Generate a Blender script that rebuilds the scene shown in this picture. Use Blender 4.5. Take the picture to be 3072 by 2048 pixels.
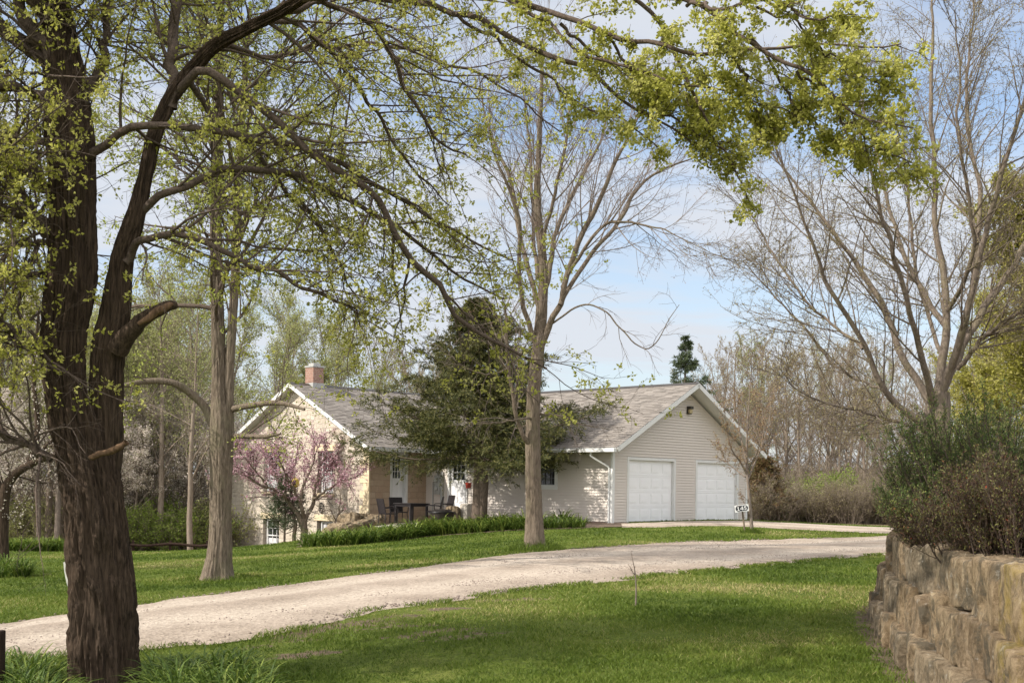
import bpy, math, random
import numpy as np
from mathutils import Vector, Matrix

for o in list(bpy.data.objects):
    bpy.data.objects.remove(o)
scene = bpy.context.scene
COL = scene.collection
rng = np.random.default_rng(7)
random.seed(7)

# ------------------------------------------------------------------ camera
EYE = 1.9
FPX = 3546.0                      # focal length in photograph pixels (3072 wide)
ROLL = math.radians(0.83)
CR, SR = math.cos(ROLL), math.sin(ROLL)
cam_d = bpy.data.cameras.new('camera')
cam = bpy.data.objects.new('camera', cam_d)
COL.objects.link(cam)
cam_d.sensor_width = 36.0
cam_d.sensor_fit = 'HORIZONTAL'
cam_d.lens = FPX / 3072 * 36.0
cam_d.shift_x = 6 / 3072
cam_d.shift_y = 434 / 3072
cam_d.clip_start = 0.1
cam_d.clip_end = 3000
cam.matrix_world = Matrix(((CR, -SR, 0, 0), (0, 0, -1, 0), (SR, CR, 0, EYE), (0, 0, 0, 1)))
scene.camera = cam

# ------------------------------------------------------------------ light
SUN_EL = math.radians(39)
SUN_H = Vector((-0.93, -0.37)).normalized()          # towards the sun, in plan
SUN = Vector((SUN_H.x * math.cos(SUN_EL), SUN_H.y * math.cos(SUN_EL), math.sin(SUN_EL)))
sl = bpy.data.lights.new('sun', 'SUN')
sl.energy = 3.8
sl.angle = math.radians(0.55)
sl.color = (1.0, 0.93, 0.82)
so = bpy.data.objects.new('sun', sl)
so.rotation_euler = (-SUN).to_track_quat('-Z', 'Y').to_euler()
so.location = SUN * 60
COL.objects.link(so)

world = bpy.data.worlds.new('World')
scene.world = world
world.use_nodes = True
wn, wl = world.node_tree.nodes, world.node_tree.links
bg = wn['Background']
sky = wn.new('ShaderNodeTexSky')
sky.sky_type = 'NISHITA'
sky.sun_disc = False
sky.sun_elevation = SUN_EL
sky.sun_rotation = math.atan2(SUN_H.x, SUN_H.y)
sky.air_density = 1.0
sky.dust_density = 1.2
sky.ozone_density = 1.5
bg.inputs['Strength'].default_value = 0.13
# thin streaky clouds over the clear sky
tc = wn.new('ShaderNodeTexCoord')
sep = wn.new('ShaderNodeSeparateXYZ')
wl.new(tc.outputs['Generated'], sep.inputs[0])
def wmath(op, a, b=None):
    n = wn.new('ShaderNodeMath'); n.operation = op
    for i, v in enumerate((a, b)):
        if v is None: continue
        if hasattr(v, 'is_linked'): wl.new(v, n.inputs[i])
        else: n.inputs[i].default_value = v
    return n.outputs[0]
zz = wmath('ADD', wmath('MAXIMUM', sep.outputs['Z'], 0.0), 0.16)
cmb = wn.new('ShaderNodeCombineXYZ')
wl.new(wmath('MULTIPLY', wmath('DIVIDE', sep.outputs['X'], zz), 0.75), cmb.inputs[0])
wl.new(wmath('MULTIPLY', wmath('DIVIDE', sep.outputs['Y'], zz), 1.7), cmb.inputs[1])
cmb.inputs[2].default_value = 3.3
nz = wn.new('ShaderNodeTexNoise')
nz.inputs['Scale'].default_value = 1.1
nz.inputs['Detail'].default_value = 7
nz.inputs['Roughness'].default_value = 0.55
nz.inputs['Distortion'].default_value = 0.35
wl.new(cmb.outputs[0], nz.inputs['Vector'])
cr = wn.new('ShaderNodeValToRGB')
cr.color_ramp.elements[0].position = 0.38
cr.color_ramp.elements[0].color = (0.12, 0.12, 0.12, 1)
cr.color_ramp.elements[1].position = 0.60
cr.color_ramp.elements[1].color = (0.92, 0.92, 0.92, 1)
wl.new(nz.outputs['Fac'], cr.inputs[0])
hz = wmath('SUBTRACT', 1.0, wmath('MULTIPLY', sep.outputs['Z'], 3.2))
hz = wmath('MULTIPLY', wmath('MAXIMUM', hz, 0.0), 0.50)
# unseen cloud overhead and behind the camera, brightened as added fill for shaded walls
sky_fill = wmath('ADD', wmath('MULTIPLY', wmath('MAXIMUM', wmath('SUBTRACT', sep.outputs['Z'], 0.45), 0.0), 2.0), wmath('MULTIPLY', wmath('MAXIMUM', wmath('MULTIPLY', sep.outputs['Y'], -1.0), 0.0), 1.1))
sky_fill = wmath('MINIMUM', sky_fill, 1.0)
fac = wmath('MINIMUM', wmath('ADD', wmath('ADD', cr.outputs[0], hz), wmath('MULTIPLY', sky_fill, 0.6)), 0.92)
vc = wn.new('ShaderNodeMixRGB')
wl.new(sky_fill, vc.inputs[0])
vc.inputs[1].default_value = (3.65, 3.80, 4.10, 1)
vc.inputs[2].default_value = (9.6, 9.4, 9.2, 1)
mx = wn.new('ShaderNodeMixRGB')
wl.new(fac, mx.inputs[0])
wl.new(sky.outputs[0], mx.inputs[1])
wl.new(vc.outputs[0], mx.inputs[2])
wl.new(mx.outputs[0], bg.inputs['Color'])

vs = scene.view_settings
vs.view_transform = 'Standard'
vs.look = 'None'
vs.exposure = 0.68
vs.gamma = 1.0
vs.use_curve_mapping = False
scene.cycles.max_bounces = 6
scene.cycles.diffuse_bounces = 3
scene.cycles.transmission_bounces = 3
scene.cycles.transparent_max_bounces = 6
scene.cycles.use_denoising = True

# ------------------------------------------------------------------ helpers
# (dx, dy): a point measured on the photograph drawn 2352 px wide; d: its distance
def ray(dx, dy):
    u = dx * 1.30612 - 1530.0
    v = dy * 1.30612 - 1458.0
    return (u * CR + v * SR) / FPX, (u * SR - v * CR) / FPX
def at(dx, dy, d):
    a, b = ray(dx, dy)
    return np.array((a * d, d, EYE + b * d))
def wr(rpx, d):
    return rpx * 1.30612 / FPX * d

def nrm(v):
    return v / np.maximum(np.linalg.norm(v, axis=-1, keepdims=True), 1e-9)

def _hash(ix, iy, iz):
    with np.errstate(over='ignore'):
        h = (ix.astype(np.int64) * 374761393 + iy.astype(np.int64) * 668265263 + iz.astype(np.int64) * 2147483647) & 0xffffffff
        h = ((h ^ (h >> 13)) * 1274126177) & 0xffffffff
        h = (h ^ (h >> 16)) & 0xffff
    return h / 65535.0
def vnoise(p):
    """value noise in [0,1] of an (...,3) array"""
    f = np.floor(p); t = p - f; t = t * t * (3 - 2 * t)
    i = f.astype(np.int64)
    x, y, z = i[..., 0], i[..., 1], i[..., 2]
    tx, ty, tz = t[..., 0], t[..., 1], t[..., 2]
    def c(a, b, d): return _hash(x + a, y + b, z + d)
    x00 = c(0,0,0)*(1-tx)+c(1,0,0)*tx; x10 = c(0,1,0)*(1-tx)+c(1,1,0)*tx
    x01 = c(0,0,1)*(1-tx)+c(1,0,1)*tx; x11 = c(0,1,1)*(1-tx)+c(1,1,1)*tx
    return (x00*(1-ty)+x10*ty)*(1-tz) + (x01*(1-ty)+x11*ty)*tz
def fbm(p, o=4):
    s, a, tot = 0, 1.0, 0
    for k in range(o):
        s = s + a * vnoise(p * 2.0 ** k + 17.3 * k); tot += a; a *= 0.5
    return s / tot

class MB:
    """collects geometry for ONE mesh object"""
    def __init__(self): self.v = []; self.f = []; self.a = []; self.n = 0; self.m = []
    def add(self, V, F, attr=None, mat=0):
        V = np.asarray(V, float).reshape(-1, 3); F = np.asarray(F, np.int64)
        if len(F) == 0: return self
        self.v.append(V); self.f.append(F + self.n); self.n += len(V)
        self.a.append(np.full(len(F), 0.5) if attr is None else np.broadcast_to(np.asarray(attr, float), (len(F),)))
        self.m.append(np.full(len(F), mat, np.int32))
        return self
    def box(self, x0, x1, y0, y1, z0, z1, mat=0):
        V = [(x, y, z) for z in (z0, z1) for y in (y0, y1) for x in (x0, x1)]
        F = [(0,2,3,1), (4,5,7,6), (0,1,5,4), (2,6,7,3), (0,4,6,2), (1,3,7,5)]
        return self.add(V, F, mat=mat)
    def tube(self, pts, rad, k=8, mat=0, cap=True):
        P = np.asarray(pts, float)[None]; R = np.broadcast_to(np.asarray(rad, float), (len(pts),))[None]
        V, F = tubes(P, R, k); self.add(V, F, mat=mat)
        if cap:
            n = len(pts)
            self.f.append(np.array([list(range(k))[::-1]]) + self.n - len(V)); self.a.append(np.array([.5])); self.m.append(np.array([mat], np.int32))
            self.f.append(np.array([[(n-1)*k+i for i in range(k)]]) + self.n - len(V)); self.a.append(np.array([.5])); self.m.append(np.array([mat], np.int32))
        return self
    def build(self, name, mats, parent=None, origin=(0, 0, 0), smooth=False, bevel=0):
        me = bpy.data.meshes.new(name)
        V = np.concatenate(self.v) - np.asarray(origin, float)
        nf = sum(len(f) for f in self.f)
        loops = np.concatenate([f.ravel() for f in self.f])
        cnt = np.concatenate([np.full(len(f), f.shape[1]) for f in self.f])
        me.vertices.add(len(V)); me.vertices.foreach_set('co', V.astype(np.float32).ravel())
        me.loops.add(len(loops)); me.loops.foreach_set('vertex_index', loops.astype(np.int32))
        me.polygons.add(nf)
        st = np.concatenate(([0], np.cumsum(cnt)[:-1]))
        me.polygons.foreach_set('loop_start', st.astype(np.int32))
        me.polygons.foreach_set('loop_total', cnt.astype(np.int32))
        me.polygons.foreach_set('use_smooth', np.full(nf, bool(smooth)))
        me.polygons.foreach_set('material_index', np.concatenate(self.m))
        me.update(calc_edges=True)
        at_ = me.attributes.new('rnd', 'FLOAT', 'FACE')
        at_.data.foreach_set('value', np.concatenate(self.a).astype(np.float32))
        for m in (mats if isinstance(mats, (list, tuple)) else [mats]): me.materials.append(m)
        o = bpy.data.objects.new(name, me); COL.objects.link(o)
        if parent: o.parent = parent
        if bevel:
            b = o.modifiers.new('bevel', 'BEVEL'); b.width = bevel; b.segments = 2; b.limit_method = 'ANGLE'
        return o

def tag(o, label, cat, group=None, kind=None):
    o['label'] = label; o['category'] = cat
    if group: o['group'] = group
    if kind: o['kind'] = kind
    return o
def struct(o, kind='structure'):
    o['kind'] = kind; return o
def thing(name, label, cat, loc=(0, 0, 0), rz=0, group=None):
    o = bpy.data.objects.new(name, None); COL.objects.link(o)
    o.empty_display_size = 0.2
    o.location = tuple(float(c) for c in loc); o.rotation_euler = (0, 0, rz)
    return tag(o, label, cat, group)
def copy_tree(o, parent=None):
    c = o.copy(); COL.objects.link(c)
    if parent: c.parent = parent
    for ch in list(o.children): copy_tree(ch, c)
    return c

def tubes(P, R, k):
    m, n, _ = P.shape
    T = np.gradient(P, axis=1); T = nrm(T)
    ref = np.zeros((m, 1, 3)); md = np.abs(nrm(P[:, -1] - P[:, 0]))
    ref[np.arange(m), 0, np.argmin(md, axis=1)] = 1
    A = nrm(np.cross(T, np.broadcast_to(ref, T.shape))); B = np.cross(T, A)
    ang = np.arange(k) / k * 2 * np.pi
    V = P[:, :, None] + R[:, :, None, None] * (np.cos(ang)[None, None, :, None] * A[:, :, None] + np.sin(ang)[None, None, :, None] * B[:, :, None])
    i = np.arange(m)[:, None, None] * (n * k); j = np.arange(n - 1)[None, :, None] * k; a = np.arange(k)[None, None]
    a2 = (a + 1) % k
    F = np.stack(np.broadcast_arrays(i + j + a, i + j + a2, i + j + k + a2, i + j + k + a), -1).reshape(-1, 4)
    return V.reshape(-1, 3), F

def spline(pts, n):
    P = np.asarray(pts, float)
    d = np.concatenate(([0], np.cumsum(np.linalg.norm(np.diff(P[:, :3], axis=0), axis=1))))
    s = np.linspace(0, d[-1], n)
    Q = np.vstack((2 * P[0] - P[1], P, 2 * P[-1] - P[-2]))
    out = np.zeros((n, P.shape[1]))
    for q, x in enumerate(s):
        i = min(np.searchsorted(d, x, side='right') - 1, len(P) - 2)
        t = (x - d[i]) / max(d[i+1] - d[i], 1e-9)
        a, b, c, e = Q[i], Q[i+1], Q[i+2], Q[i+3]
        out[q] = 0.5 * (2*b + (c-a)*t + (2*a-5*b+4*c-e)*t*t + (3*b-a-3*c+e)*t**3)
    return out

def limb(pts, n=24, wob=0.0):
    """pts: (dx, dy, dist, radius px) -> centre line and radius"""
    W = [np.append(at(x, y, d), wr(r, d)) for x, y, d, r in pts]
    S = spline(W, n)
    P, R = S[:, :3], np.maximum(S[:, 3], 0.0025)
    if wob:
        t = np.arange(n)[:, None] * 0.45
        sd = rng.random(3) * 100
        P = P + wob * (np.stack([vnoise(np.concatenate((t + sd[i], t * 0 + i, t * 0), 1)) for i in range(3)], 1) - 0.5)
    return P, R

def grow(S, D, L, r0, r1, n, wig, trop):
    m = len(S); P = np.zeros((m, n, 3)); P[:, 0] = S; d = nrm(D); st = (L / (n - 1))[:, None]
    for i in range(1, n):
        d = nrm(d + rng.normal(0, wig, (m, 3)) + np.asarray(trop) / (n - 1))
        P[:, i] = P[:, i-1] + d * st
    t = np.linspace(0, 1, n)[None]
    return P, r0[:, None] * (1 - t) + np.broadcast_to(np.asarray(r1), (m,))[:, None] * t

def spawn(P, R, cnt, t0, t1, ang, sd):
    """children start points on every line of P"""
    m, n, _ = P.shape
    q = (np.arange(cnt)[None] + rng.random((m, cnt))) / cnt
    t = (t0 + (t1 - t0) * q) * (n - 1)
    i = np.clip(t.astype(int), 0, n - 2); f = (t - i)[..., None]
    M = np.arange(m)[:, None]
    S = P[M, i] * (1 - f) + P[M, i+1] * f
    T = nrm(P[M, i+1] - P[M, i])
    rad = R[M, i] * (1 - f[..., 0]) + R[M, i+1] * f[..., 0]
    perp = nrm(np.cross(T, rng.normal(0, 1, T.shape)))
    a = np.radians(rng.normal(ang, sd, (m, cnt)))[..., None]
    D = np.cos(a) * T + np.sin(a) * perp
    return S.reshape(-1, 3), D.reshape(-1, 3), rad.ravel(), q.ravel(), np.repeat(np.arange(m), cnt)

def leaves(C, D, size, asp=0.55, fold=0.18):
    """diamond leaves: base C, direction D"""
    D = nrm(D); m = len(C)
    side = nrm(np.cross(D, rng.normal(0, 1, (m, 3)))); up = np.cross(D, side)
    s = np.broadcast_to(np.asarray(size, float), (m,))[:, None]
    mid = C + D * s * 0.5 + up * s * fold
    V = np.stack((C, mid + side * s * asp * 0.5, C + D * s, mid - side * s * asp * 0.5), 1)
    F = np.arange(m * 4).reshape(m, 4)
    return V.reshape(-1, 3), F, rng.random(m)

def clusters(P, n, spread, size, up=0.0, asp=0.6, t0=0.3):
    """n leaves round random points of the lines P"""
    m, k, _ = P.shape
    i = rng.integers(int(t0 * (k - 1)), k - 1, (m, n)); f = rng.random((m, n, 1)); M = np.arange(m)[:, None]
    C = (P[M, i] * (1 - f) + P[M, i+1] * f).reshape(-1, 3) + rng.normal(0, spread, (m * n, 3))
    D = rng.normal(0, 1, (m * n, 3)) + np.array((0, 0, up))
    return leaves(C, D, size * rng.uniform(0.6, 1.25, m * n), asp)

# ------------------------------------------------------------------ terrain
TP = np.array([  # x, y, height relative to the eye
    (0,0,-1.75),(-8,2,-1.85),(8,2,-1.7),(-3.4,12,-2.22),(-2.6,10.2,-2.2),(0,8,-1.85),(4,10,-1.80),(3,14,-1.78),(0,14,-1.82),
    (-6,14.5,-1.98),(-10,18,-2.1),(2,20,-1.70),(0,26,-1.62),(0.6,29,-1.56),(-3,23,-1.80),(-5.9,23.5,-1.95),
    (5,27,-1.60),(9,32,-1.50),(3.5,37.5,-1.26),(0.3,38.5,-1.42),(-2.7,41,-1.72),(-8,45.3,-2.45),(-12,50.5,-3.0),
    (-5.3,43.6,-1.60),(-3.8,43.6,-1.46),(-2,43.2,-1.40),(2.5,39.2,-1.26),(6,41.5,-1.17),(9.4,45.2,-1.17),(4.8,39.6,-1.2),(12,43,-1.3),(17,44,-1.35),
    (8.5,38,-1.36),(13,38,-1.4),(15,47.5,-1.36),(20,36,-1.3),(-17,42.5,-2.62),(-13,43,-2.58),(-11,34,-2.28),(-16,30,-2.3),(-22,44,-2.7),
    (-20,55,-3.3),(-30,60,-3.6),(0,62,-2.6),(20,60,-1.4),(30,52,-1.2),(-40,30,-2.6),(30,20,-1.0),(-30,5,-2.2),(25,0,-1.2),
    (0,-30,-1.6),(-60,-40,-2),(60,-40,-1),(-120,140,-5),(0,140,-1.5),(90,140,3.5),(60,110,0.5),(140,40,1),(-140,20,-4),(40,90,-0.6),
    (-400,-400,-4),(400,-400,0),(400,400,10),(-400,400,-4),(0,420,4)], float)
def _phi(r): return np.where(r > 0, r * r * np.log(np.maximum(r, 1e-9)), 0)
_n = len(TP)
_K = _phi(np.linalg.norm(TP[:, None, :2] - TP[None, :, :2], axis=-1)) + np.eye(_n) * 0.6
_Pm = np.c_[np.ones(_n), TP[:, :2]]
_sol = np.linalg.solve(np.block([[_K, _Pm], [_Pm.T, np.zeros((3, 3))]]), np.r_[TP[:, 2], 0, 0, 0])
def height(x, y):
    x = np.asarray(x, float); y = np.asarray(y, float)
    sh = x.shape; q = np.stack((x.ravel(), y.ravel()), 1)
    out = np.zeros(len(q))
    for s in range(0, len(q), 20000):
        c = q[s:s+20000]
        out[s:s+20000] = _phi(np.linalg.norm(c[:, None] - TP[None, :, :2], axis=-1)) @ _sol[:_n] + _sol[_n] + c @ _sol[_n+1:]
    return (out + EYE).reshape(sh)
def ground(dx, dy):
    """point of the ground seen at (dx, dy)"""
    a, b = ray(dx, dy)
    lo = 4.0
    ds = np.linspace(4, 120, 1200)
    g = EYE + b * ds - height(a * ds, ds)
    i = np.argmax(g < 0)
    if g[i] >= 0: i = len(ds) - 1
    f = g[i-1] / (g[i-1] - g[i]) if i else 0
    d = ds[i-1] + (ds[i] - ds[i-1]) * f
    return np.array((a * d, d, float(height(a * d, d))))
def onground(x, y, dz=0.0):
    return np.array((x, y, float(height(x, y)) + dz))
def inside(x, y, poly):
    r = np.zeros(np.shape(x), bool); n = len(poly)
    for i in range(n):
        x0, y0 = poly[i][:2]; x1, y1 = poly[(i+1) % n][:2]
        c = ((y0 > y) != (y1 > y)) & (x < (x1 - x0) * (y - y0) / (y1 - y0 + 1e-12) + x0)
        r ^= c
    return r

# ------------------------------------------------------------------ materials
def new_mat(name):
    m = bpy.data.materials.new(name); m.use_nodes = True
    nt = m.node_tree; return m, nt.nodes, nt.links, nt.nodes['Principled BSDF']
def ramp(N, stops):
    r = N.new('ShaderNodeValToRGB'); e = r.color_ramp.elements
    while len(e) < len(stops): e.new(0.5)
    for q, (p, c) in zip(e, stops): q.position = p; q.color = (*c, 1)
    return r
def noise(N, L, vec, scale, detail=4, rough=0.6, dist=0.0):
    n = N.new('ShaderNodeTexNoise'); n.inputs['Scale'].default_value = scale; n.inputs['Detail'].default_value = detail
    n.inputs['Roughness'].default_value = rough; n.inputs['Distortion'].default_value = dist
    if vec is not None: L.new(vec, n.inputs['Vector'])
    return n.outputs['Fac']
def mapping(N, L, scale=(1, 1, 1), coord='Object'):
    t = N.new('ShaderNodeTexCoord'); m = N.new('ShaderNodeMapping'); m.inputs['Scale'].default_value = scale
    L.new(t.outputs[coord], m.inputs['Vector']); return m.outputs[0]
def mixc(N, L, fac, a, b, mode='MIX'):
    m = N.new('ShaderNodeMixRGB'); m.blend_type = mode
    for i, v in enumerate((fac, a, b)):
        if hasattr(v, 'is_linked'): L.new(v, m.inputs[i])
        elif i == 0: m.inputs[0].default_value = v
        else: m.inputs[i].default_value = (*v, 1)
    return m.outputs[0]
def bump(N, L, bs, h, strength, dist=0.02):
    b = N.new('ShaderNodeBump'); b.inputs['Strength'].default_value = strength; b.inputs['Distance'].default_value = dist
    L.new(h, b.inputs['Height']); L.new(b.outputs[0], bs.inputs['Normal'])

def plain(name, col, rough=0.6, var=0.12, scale=6, metal=0.0, bmp=0.0):
    m, N, L, b = new_mat(name)
    v = mapping(N, L)
    f = noise(N, L, v, scale, 6)
    r = ramp(N, [(0.25, tuple(c * (1 - var) for c in col)), (0.75, tuple(min(1, c * (1 + var)) for c in col))])
    L.new(f, r.inputs[0]); L.new(r.outputs[0], b.inputs['Base Color'])
    b.inputs['Roughness'].default_value = rough; b.inputs['Metallic'].default_value = metal
    if bmp: bump(N, L, b, noise(N, L, v, scale * 8, 4), bmp)
    return m
def leafmat(name, stops, trans=0.35, rough=0.55):
    m, N, L, b = new_mat(name)
    a = N.new('ShaderNodeAttribute'); a.attribute_name = 'rnd'
    r = ramp(N, stops); L.new(a.outputs['Fac'], r.inputs[0])
    L.new(r.outputs[0], b.inputs['Base Color']); b.inputs['Roughness'].default_value = rough
    b.inputs['Specular IOR Level'].default_value = 0.25
    t = N.new('ShaderNodeBsdfTranslucent'); L.new(r.outputs[0], t.inputs['Color'])
    mx = N.new('ShaderNodeMixShader'); mx.inputs[0].default_value = trans
    L.new(b.outputs[0], mx.inputs[1]); L.new(t.outputs[0], mx.inputs[2])
    L.new(mx.outputs[0], N['Material Output'].inputs[0])
    return m
def barkmat(name, dark, light, sc=(14, 14, 2.2), bmp=0.8, tint=None):
    m, N, L, b = new_mat(name)
    v = mapping(N, L, sc)
    f = noise(N, L, v, 2.2, 8, 0.65, 0.6)
    r = ramp(N, [(0.3, dark), (0.52, tuple((x + y) / 2 for x, y in zip(dark, light))), (0.75, light)]); L.new(f, r.inputs[0])
    col = r.outputs[0]
    if tint:
        f2 = noise(N, L, mapping(N, L, (1, 1, 0.6)), 3.0, 5)
        r2 = ramp(N, [(0.5, (0, 0, 0)), (0.7, (1, 1, 1))]); L.new(f2, r2.inputs[0])
        mm = N.new('ShaderNodeMath'); mm.operation = 'MULTIPLY'; mm.inputs[1].default_value = 0.5; L.new(r2.outputs[0], mm.inputs[0])
        col = mixc(N, L, mm.outputs[0], col, tint)
    L.new(col, b.inputs['Base Color']); b.inputs['Roughness'].default_value = 0.9
    b.inputs['Specular IOR Level'].default_value = 0.15
    bump(N, L, b, f, bmp, 0.03)
    return m
M = {}
M['bark_brown'] = barkmat('bark_brown', (0.013, 0.009, 0.006), (0.115, 0.080, 0.056), (18, 18, 1.6), 1.0)
M['branch_brown'] = barkmat('branch_brown', (0.042, 0.031, 0.025), (0.160, 0.122, 0.098), (20, 20, 20), 0.4)
M['bark_grey'] = barkmat('bark_grey', (0.065, 0.050, 0.037), (0.28, 0.225, 0.172), (18, 18, 2.2), 1.0, (0.15, 0.145, 0.08))
M['branch_grey'] = barkmat('branch_grey', (0.12, 0.095, 0.08), (0.27, 0.225, 0.19), (9, 9, 4), 0.4)
M['bark_lichen'] = barkmat('bark_lichen', (0.085, 0.068, 0.055), (0.26, 0.21, 0.17), (16, 16, 3), 0.8, (0.22, 0.195, 0.10))
M['twig_tan'] = barkmat('twig_tan', (0.14, 0.11, 0.085), (0.30, 0.245, 0.20), (5, 5, 1), 0.3)
M['bark_wood'] = barkmat('bark_wood', (0.10, 0.08, 0.065), (0.29, 0.24, 0.20), (8, 8, 1.6), 0.6)
M['bark_spruce'] = barkmat('bark_spruce', (0.06, 0.045, 0.035), (0.22, 0.17, 0.135), (16, 16, 4), 0.9)
M['raw_wood'] = barkmat('raw_wood', (0.05, 0.03, 0.018), (0.20, 0.125, 0.075), (10, 10, 2), 0.4)
M['leaf_spring'] = leafmat('leaf_spring', [(0, (0.17, 0.20, 0.030)), (0.5, (0.33, 0.37, 0.075)), (1, (0.48, 0.50, 0.16))], 0.48)
M['leaf_samara'] = leafmat('leaf_samara', [(0, (0.22, 0.23, 0.030)), (0.5, (0.44, 0.44, 0.090)), (1, (0.60, 0.58, 0.21))], 0.5)
M['leaf_far'] = leafmat('leaf_far', [(0, (0.20, 0.22, 0.065)), (0.6, (0.36, 0.38, 0.14)), (1, (0.50, 0.50, 0.26))], 0.5)
M['leaf_willow'] = leafmat('leaf_willow', [(0, (0.22, 0.215, 0.035)), (0.6, (0.40, 0.38, 0.085)), (1, (0.54, 0.50, 0.18))], 0.5)
M['bud_olive'] = leafmat('bud_olive', [(0, (0.17, 0.12, 0.05)), (0.6, (0.30, 0.25, 0.12)), (1, (0.44, 0.40, 0.20))], 0.35)
M['bud_red'] = leafmat('bud_red', [(0, (0.14, 0.07, 0.045)), (1, (0.30, 0.17, 0.12))], 0.3)
M['leaf_bronze'] = leafmat('leaf_bronze', [(0, (0.20, 0.10, 0.05)), (0.6, (0.33, 0.22, 0.12)), (1, (0.42, 0.36, 0.20))], 0.35)
M['blossom_white'] = leafmat('blossom_white', [(0, (0.26, 0.26, 0.13)), (0.4, (0.58, 0.52, 0.45)), (1, (0.80, 0.70, 0.66))], 0.35)
M['blossom_pink'] = leafmat('blossom_pink', [(0, (0.30, 0.14, 0.18)), (0.5, (0.50, 0.29, 0.35)), (1, (0.72, 0.54, 0.58))], 0.3)
M['needle'] = leafmat('needle', [(0, (0.025, 0.034, 0.010)), (0.5, (0.080, 0.085, 0.024)), (1, (0.19, 0.175, 0.058))], 0.12)
M['needle_blue'] = leafmat('needle_blue', [(0, (0.035, 0.055, 0.025)), (1, (0.12, 0.15, 0.075))], 0.12)
M['needle_rust'] = leafmat('needle_rust', [(0, (0.07, 0.040, 0.018)), (0.6, (0.16, 0.095, 0.042)), (1, (0.15, 0.15, 0.05))], 0.15)
M['strap_leaf'] = leafmat('strap_leaf', [(0, (0.040, 0.075, 0.012)), (0.6, (0.105, 0.165, 0.026)), (1, (0.23, 0.28, 0.06))], 0.3, 0.45)
M['grass_blade'] = leafmat('grass_blade', [(0, (0.060, 0.098, 0.012)), (0.5, (0.130, 0.185, 0.026)), (0.85, (0.23, 0.26, 0.06)), (1, (0.40, 0.35, 0.16))], 0.32, 0.5)
M['shrub_green'] = leafmat('shrub_green', [(0, (0.035, 0.065, 0.016)), (0.6, (0.10, 0.145, 0.035)), (1, (0.24, 0.24, 0.075))], 0.25)
M['shrub_red'] = leafmat('shrub_red', [(0, (0.040, 0.024, 0.015)), (0.5, (0.105, 0.058, 0.034)), (0.62, (0.09, 0.10, 0.03)), (0.985, (0.17, 0.16, 0.05)), (1, (0.40, 0.05, 0.03))], 0.25)
M['brush_green'] = leafmat('brush_green', [(0, (0.11, 0.17, 0.025)), (0.6, (0.23, 0.31, 0.055)), (1, (0.36, 0.42, 0.11))], 0.45)
M['brush_tan'] = leafmat('brush_tan', [(0, (0.13, 0.11, 0.05)), (0.6, (0.24, 0.205, 0.10)), (1, (0.34, 0.30, 0.18))], 0.3)
M['white_paint'] = plain('white_paint', (0.64, 0.64, 0.635), 0.45, 0.05, 3)
M['door_white'] = plain('door_white', (0.80, 0.80, 0.82), 0.4, 0.03, 2)
M['black_wicker'] = plain('black_wicker', (0.018, 0.014, 0.016), 0.5, 0.4, 60, bmp=0.3)
M['iron'] = plain('iron', (0.02, 0.02, 0.022), 0.5, 0.2, 20, metal=0.4)
M['concrete'] = plain('concrete', (0.50, 0.46, 0.40), 0.9, 0.15, 7, bmp=0.2)
M['meter_grey'] = plain('meter_grey', (0.36, 0.36, 0.35), 0.45, 0.1, 8)
M['red_paint'] = plain('red_paint', (0.45, 0.05, 0.03), 0.5, 0.1, 8)
M['yellow_paint'] = plain('yellow_paint', (0.50, 0.38, 0.08), 0.5, 0.1, 8)
M['lamp_amber'] = plain('lamp_amber', (0.42, 0.34, 0.18), 0.3, 0.08, 8)
M['dark_brown_paint'] = plain('dark_brown_paint', (0.035, 0.028, 0.022), 0.5, 0.2, 8)
M['grey_board'] = plain('grey_board', (0.33, 0.33, 0.30), 0.85, 0.2, 9, bmp=0.3)
M['sign_white'] = plain('sign_white', (0.80, 0.80, 0.80), 0.4, 0.02, 3)
M['sign_black'] = plain('sign_black', (0.012, 0.014, 0.022), 0.4, 0.1, 3)
M['rubber'] = plain('rubber', (0.02, 0.02, 0.02), 0.8, 0.2, 10)
M['wood_post'] = barkmat('wood_post', (0.10, 0.075, 0.05), (0.25, 0.20, 0.15), (12, 12, 2), 0.5)
M['dark_post'] = barkmat('dark_post', (0.015, 0.009, 0.007), (0.06, 0.038, 0.028), (14, 14, 2), 0.5)
M['curtain'] = plain('curtain', (0.55, 0.55, 0.57), 0.9, 0.15, 30)
m, N, L, b = new_mat('glass_dark'); M['glass_dark'] = m
L.new(mixc(N, L, noise(N, L, mapping(N, L), 3), (0.008, 0.009, 0.011), (0.03, 0.034, 0.038)), b.inputs['Base Color'])
b.inputs['Roughness'].default_value = 0.06; b.inputs['Specular IOR Level'].default_value = 0.6

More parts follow.
